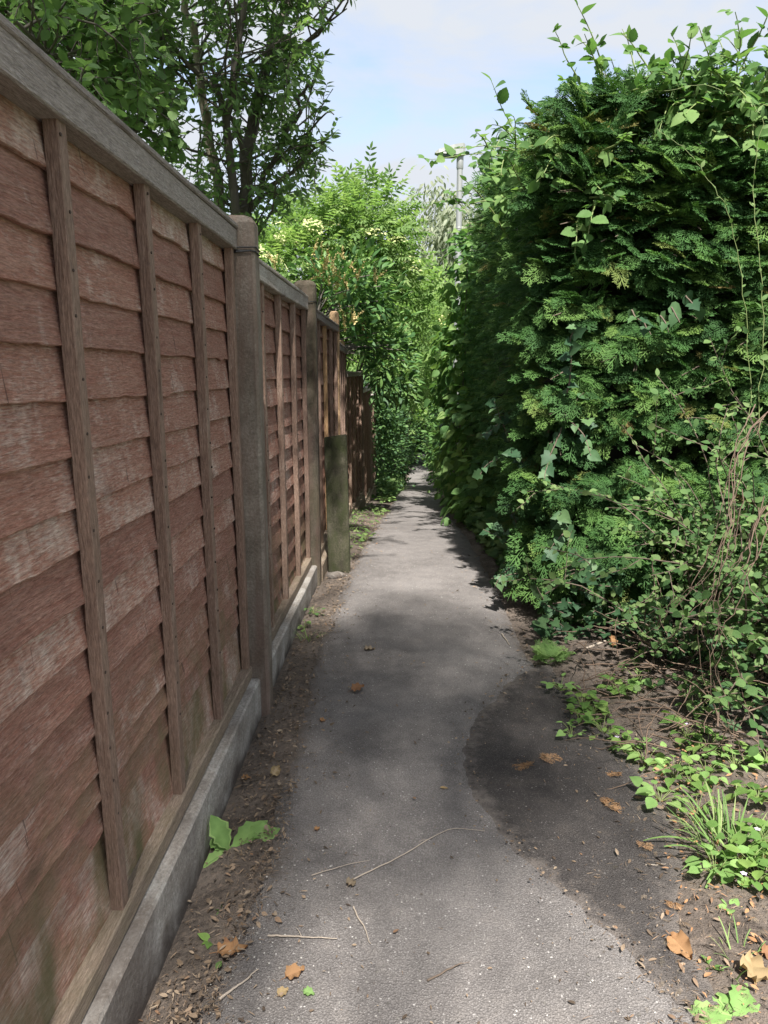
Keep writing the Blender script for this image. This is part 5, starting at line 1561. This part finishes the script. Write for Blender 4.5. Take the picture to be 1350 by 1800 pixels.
flat_piece('fallen_leaf', 'orange leaf in the litter beside the near gravel board', 'leaf', 424, 1356, CURL, .034, .1, M['dry_leaf'], (.2, -.1), rv=.15)
flat_piece('fallen_leaf', 'pale yellow leaf standing in the fence side litter', 'leaf', 478, 1365, CURL, .05, 1.1, M['dry_pale'], (.6, -.3), rv=.05, lift=.012)
flat_piece('fallen_leaf', 'small red brown leaf at the left edge of the path', 'leaf', 562, 1272, CURL, .032, .6, M['dry_leaf'], (.3, .2), rv=.62)
flat_piece('fallen_leaf', 'flat brown leaf on the path between shade and the lit patch', 'leaf', 640, 1148, CURL, .06, .2, M['litter'], (0, 0), rv=.62)
flat_piece('fallen_leaf', 'orange brown leaf caught in ivy at the hedge foot', 'leaf', 888, 930, CURL, .09, .2, M['dry_leaf'], (.9, -.3), rv=.2, lift=.10)
flat_piece('fallen_leaf', 'tan leaf on the dry stalks under the scrub', 'leaf', 1075, 1160, CURL, .06, 1.5, M['dry_leaf'], (.4, -.9), rv=.3, lift=.05)
flat_piece('fallen_leaf', 'dark red brown leaf beside the broad pale tan leaf', 'leaf', 1335, 1690, CURL, .05, -.2, M['dry_leaf'], (.3, .1), rv=.8)
flat_piece('fallen_leaf', 'small yellow leaf on the tarmac patch edge', 'leaf', 773, 1395, OVATE, .03, .1, M['dry_pale'], (0, 0), rv=.5)
flat_piece('fallen_leaf', 'small yellow green leaf on bare soil near the gravel board', 'leaf', 380, 1710, OVATE, .03, 1.3, M['elder'], (.2, 0), rv=.7)
flat_piece('fallen_leaf', 'pale curled leaf scrap near the tan leaf at the path edge', 'leaf', 488, 1760, CURL, .03, .7, M['dry_pale'], (.2, 0), rv=.4)
for i, (u_, v_, s_, r_) in enumerate([(945, 1345, .10, .3), (940, 1360, .12, 2.6), (1060, 1430, .12, .7), (1185, 1610, .07, 1.2), (1100, 1325, .07, .2), (1120, 1500, .06, .4), (1095, 1375, .08, 2.2)]):
    flat_piece('fallen_frond', 'dry rusty conifer frond lying on the dark tarmac patch', 'frond', u_, v_, SPRAYS[i % 8], s_, r_, M['dry_frond'], (.05, .05), 'dry conifer fronds on the tarmac', .1 * i, .016)
def twig(pts, r0, label, mat='pale_twig', fork=None):
    q = np.array([(lambda c: (c.x, c.y, path_z(c.x, c.y) + .006))(atg(*p)) for p in pts]); s = smooth_poly(q, 18)
    rg2 = np.random.default_rng(int(pts[0][0])); s[:, :2] += np.cumsum(rg2.normal(0, .0012, (18, 2)), 0)
    org = tuple(s[0]); root = [(s - org, np.linspace(r0, r0 * .4, 18))]
    if fork:
        k, f = fork; c = atg(*f); e = np.array((c.x, c.y, path_z(c.x, c.y) + .008)); root.append((np.array([s[k], (s[k] + e) / 2 + [0, 0, .004], e]) - org, [r0 * .5, r0 * .35, r0 * .2]))
    o = tube_obj('fallen_twig', root, M[mat], None, 6); o.location = org
    tag(o, label, 'twig')
twig([(622, 1556), (690, 1525), (745, 1490), (795, 1463), (850, 1470)], .0021, 'long pale curved twig lying across the middle of the path', fork=(9, (735, 1492)))
twig([(548, 1547), (600, 1530), (650, 1521)], .0014, 'thin straight brown twig beside the long pale twig')
twig([(622, 1605), (640, 1640), (650, 1668)], .0024, 'short brown twig below the shrivelled leaf')
twig([(470, 1652), (530, 1655), (588, 1660)], .0026, 'brown twig reaching from the fence side litter onto the path', fork=(8, (520, 1640)))
twig([(755, 1738), (790, 1718), (812, 1702)], .0028, 'forked dark twig on the open grey path', 'twig', fork=(9, (825, 1706)))
twig([(385, 1765), (420, 1740), (452, 1712)], .0036, 'stout twig lying beside the large lobed leaf')
twig([(1135, 1527), (1165, 1523)], .002, 'tiny pale twig at the verge edge')
twig([(882, 1118), (895, 1138)], .004, 'short pale stick on the litter at the hedge foot')
twig([(1030, 1150), (1090, 1125), (1150, 1098)], .007, 'thick broken grey stick lying under the scrub bush')

def litter(name, label, n, sampler, tpls, smin, smax, mat, seed, lift=.004, tiltv=.35, cat='litter'):
    rng = np.random.default_rng(seed); pos = []
    while len(pos) < n:
        x, y, w = sampler(rng)
        if w < rng.random(): continue
        pos.append((x, y, path_z(x, y) + lift * (1 + rng.random() * 1.5)))
    pos = np.array(pos); a_ = rng.uniform(0, 6.28, n)
    d = np.stack([np.cos(a_), np.sin(a_), rng.normal(0, tiltv * .5, n)], 1); u = np.tile([0, 0, 1.0], (n, 1)) + rng.normal(0, tiltv, (n, 3))
    R = frames(d, u); s = smin + (smax - smin) * rng.random(n) ** 2.2
    V, T, r_ = merged(tpls, pos, R, s, rng.integers(0, len(tpls), n), rng.random(n))
    tag(link(name, npmesh(name, V, T, mat, r_)), label, cat, kind='stuff')
def s_left(rng):
    y = 1.0 + 8.5 * rng.random() ** 1.7; le = left_edge(y); fx = float(np.interp(y, [p[1] for p in P], [p[0] for p in P])) + .05
    x = fx + (le - fx + .06) * rng.random() ** .8
    if rng.random() < .12: x = le + abs(rng.normal(0, .10))
    cl = .35 + .65 * (nz(x, y, 2, 5) > -.15)
    return x, y, cl
def s_right(rng):
    y = 1.3 + 8 * rng.random() ** 1.6; re = right_edge(y); x = re + rng.random() ** 1.0 * .55 - .05
    if rng.random() < .15: x = re - abs(rng.normal(0, .12))
    return x, y, .35 + .65 * (nz(x, y, 7, 5) > -.15)
def s_path(rng):
    y = 1.0 + 6 * rng.random() ** 1.8; le, re = left_edge(y), right_edge(y); t = rng.random()
    x = le + (re - le) * t
    return x, y, .25 + .75 * abs(2 * t - 1) ** 1.5
def s_seam(rng):
    p = PL[0].y + (PL[-1].y - PL[0].y) * rng.random(); x = float(np.interp(p, [q.y for q in PL], [q.x for q in PL])) + rng.normal(0, .035)
    return x, p, 1.0
CHIP = (np.array([(-.5, -.3, 0), (.4, -.4, 0), (.5, .35, 0), (-.35, .4, 0), (0, 0, .45)], float), np.array([(0, 1, 4), (1, 2, 4), (2, 3, 4), (3, 0, 4)]))
STRAW = leaf_tpl([0, .035, .03, 0], .1, .1)
litter('leaf_litter', 'brown leaf litter piled along the foot of the fence', 11000, s_left, [STRAW, LINE, STRAW, STRAW, LONG, LONG, OVATE], .005, .026, M['litter'], 201, .006, .45)
litter('leaf_litter', 'brown needle and twig litter under the hedge edge', 6500, s_right, [STRAW, STRAW, STRAW, SPRAYS_LO[0], LONG], .006, .032, M['litter'], 202, .006, .4)
litter('path_debris', 'scattered fine dry debris on the path surface', 1500, s_path, [STRAW, OVATE, LONG], .005, .020, M['litter'], 203, .004, .2)
litter('seam_debris', 'fine debris gathered along the edge of the tarmac patch', 800, s_seam, [STRAW, CHIP, STRAW, STRAW], .003, .011, M['litter'], 204, .010, .25)
litter('path_grit', 'loose pale grit on the path surface', 3500, s_path, [CHIP], .002, .007, M['chip'], 205, .001, .1, 'grit')
def s_right_soil(rng):
    y = 1.25 + 1.2 * rng.random(); re = right_edge(y); return re + rng.random() * .5, y, 1.0
litter('soil_straw', 'dry straw scraps on the bare verge soil', 900, s_right_soil, [STRAW, LONG, OVATE], .006, .026, M['dry_frond'], 206, .008, .4)
# low ground cover under the hedge foot
def s_cover(rng):
    y = 4.6 + 7 * rng.random(); re = right_edge(y); return re + .05 + abs(rng.normal(0, .16)), y, .9
def cover(name, label, n, sampler, tpls, s0, s1, mat, seed, h=.12):
    rng = np.random.default_rng(seed); pos = []
    while len(pos) < n:
        x, y, w = sampler(rng)
        if w * (.3 + .7 * (nz(x, y, 11, 3) > -.1)) < rng.random(): continue
        pos.append((x, y, gz(x, y) + .01 + rng.random() ** 1.6 * h))
    pos = np.array(pos); a_ = rng.uniform(0, 6.28, n)
    d = np.stack([np.cos(a_), np.sin(a_), rng.normal(.1, .4, n)], 1); u = np.tile([-.1, -.4, 1.0], (n, 1)) + rng.normal(0, .35, (n, 3))
    R = frames(d, u); s = rng.uniform(s0, s1, n)
    V, T, r_ = merged(tpls, pos, R, s, rng.integers(0, len(tpls), n), rng.random(n))
    tag(link(name, npmesh(name, V, T, mat, r_)), label, 'ground cover', kind='stuff')
cover('ground_cover', 'low leafy ground cover along the foot of the hedges', 2600, s_cover, [HEART, OVATE, IVY], .04, .085, M['scrub'], 301, .22)
def s_leftcover(rng):
    y = 11.5 + 9 * rng.random(); return left_edge(y) - abs(rng.normal(0, .13)) + .02, y, .9
cover('ground_cover', 'low leafy ground cover at the foot of the privet hedge', 1100, s_leftcover, [HEART, OVATE], .06, .11, M['scrub'], 302, .3)
def s_leftmoss(rng):
    y = 5.2 + 5.5 * rng.random(); fx = float(np.interp(y, [p[1] for p in P], [p[0] for p in P])) + .08
    return fx + (left_edge(y) - fx) * rng.random(), y, .8
cover('verge_grass', 'patchy yellow green grass between the far fence and the path', 420, s_leftmoss, [LINE, LONG], .03, .07, M['elder'], 303, .03)
print('OBJECTS', len(bpy.data.objects), 'TRIS', sum(len(o.data.loop_triangles) or sum(max(1, p.loop_total - 2) for p in []) for o in bpy.data.objects if o.type == 'MESH'))
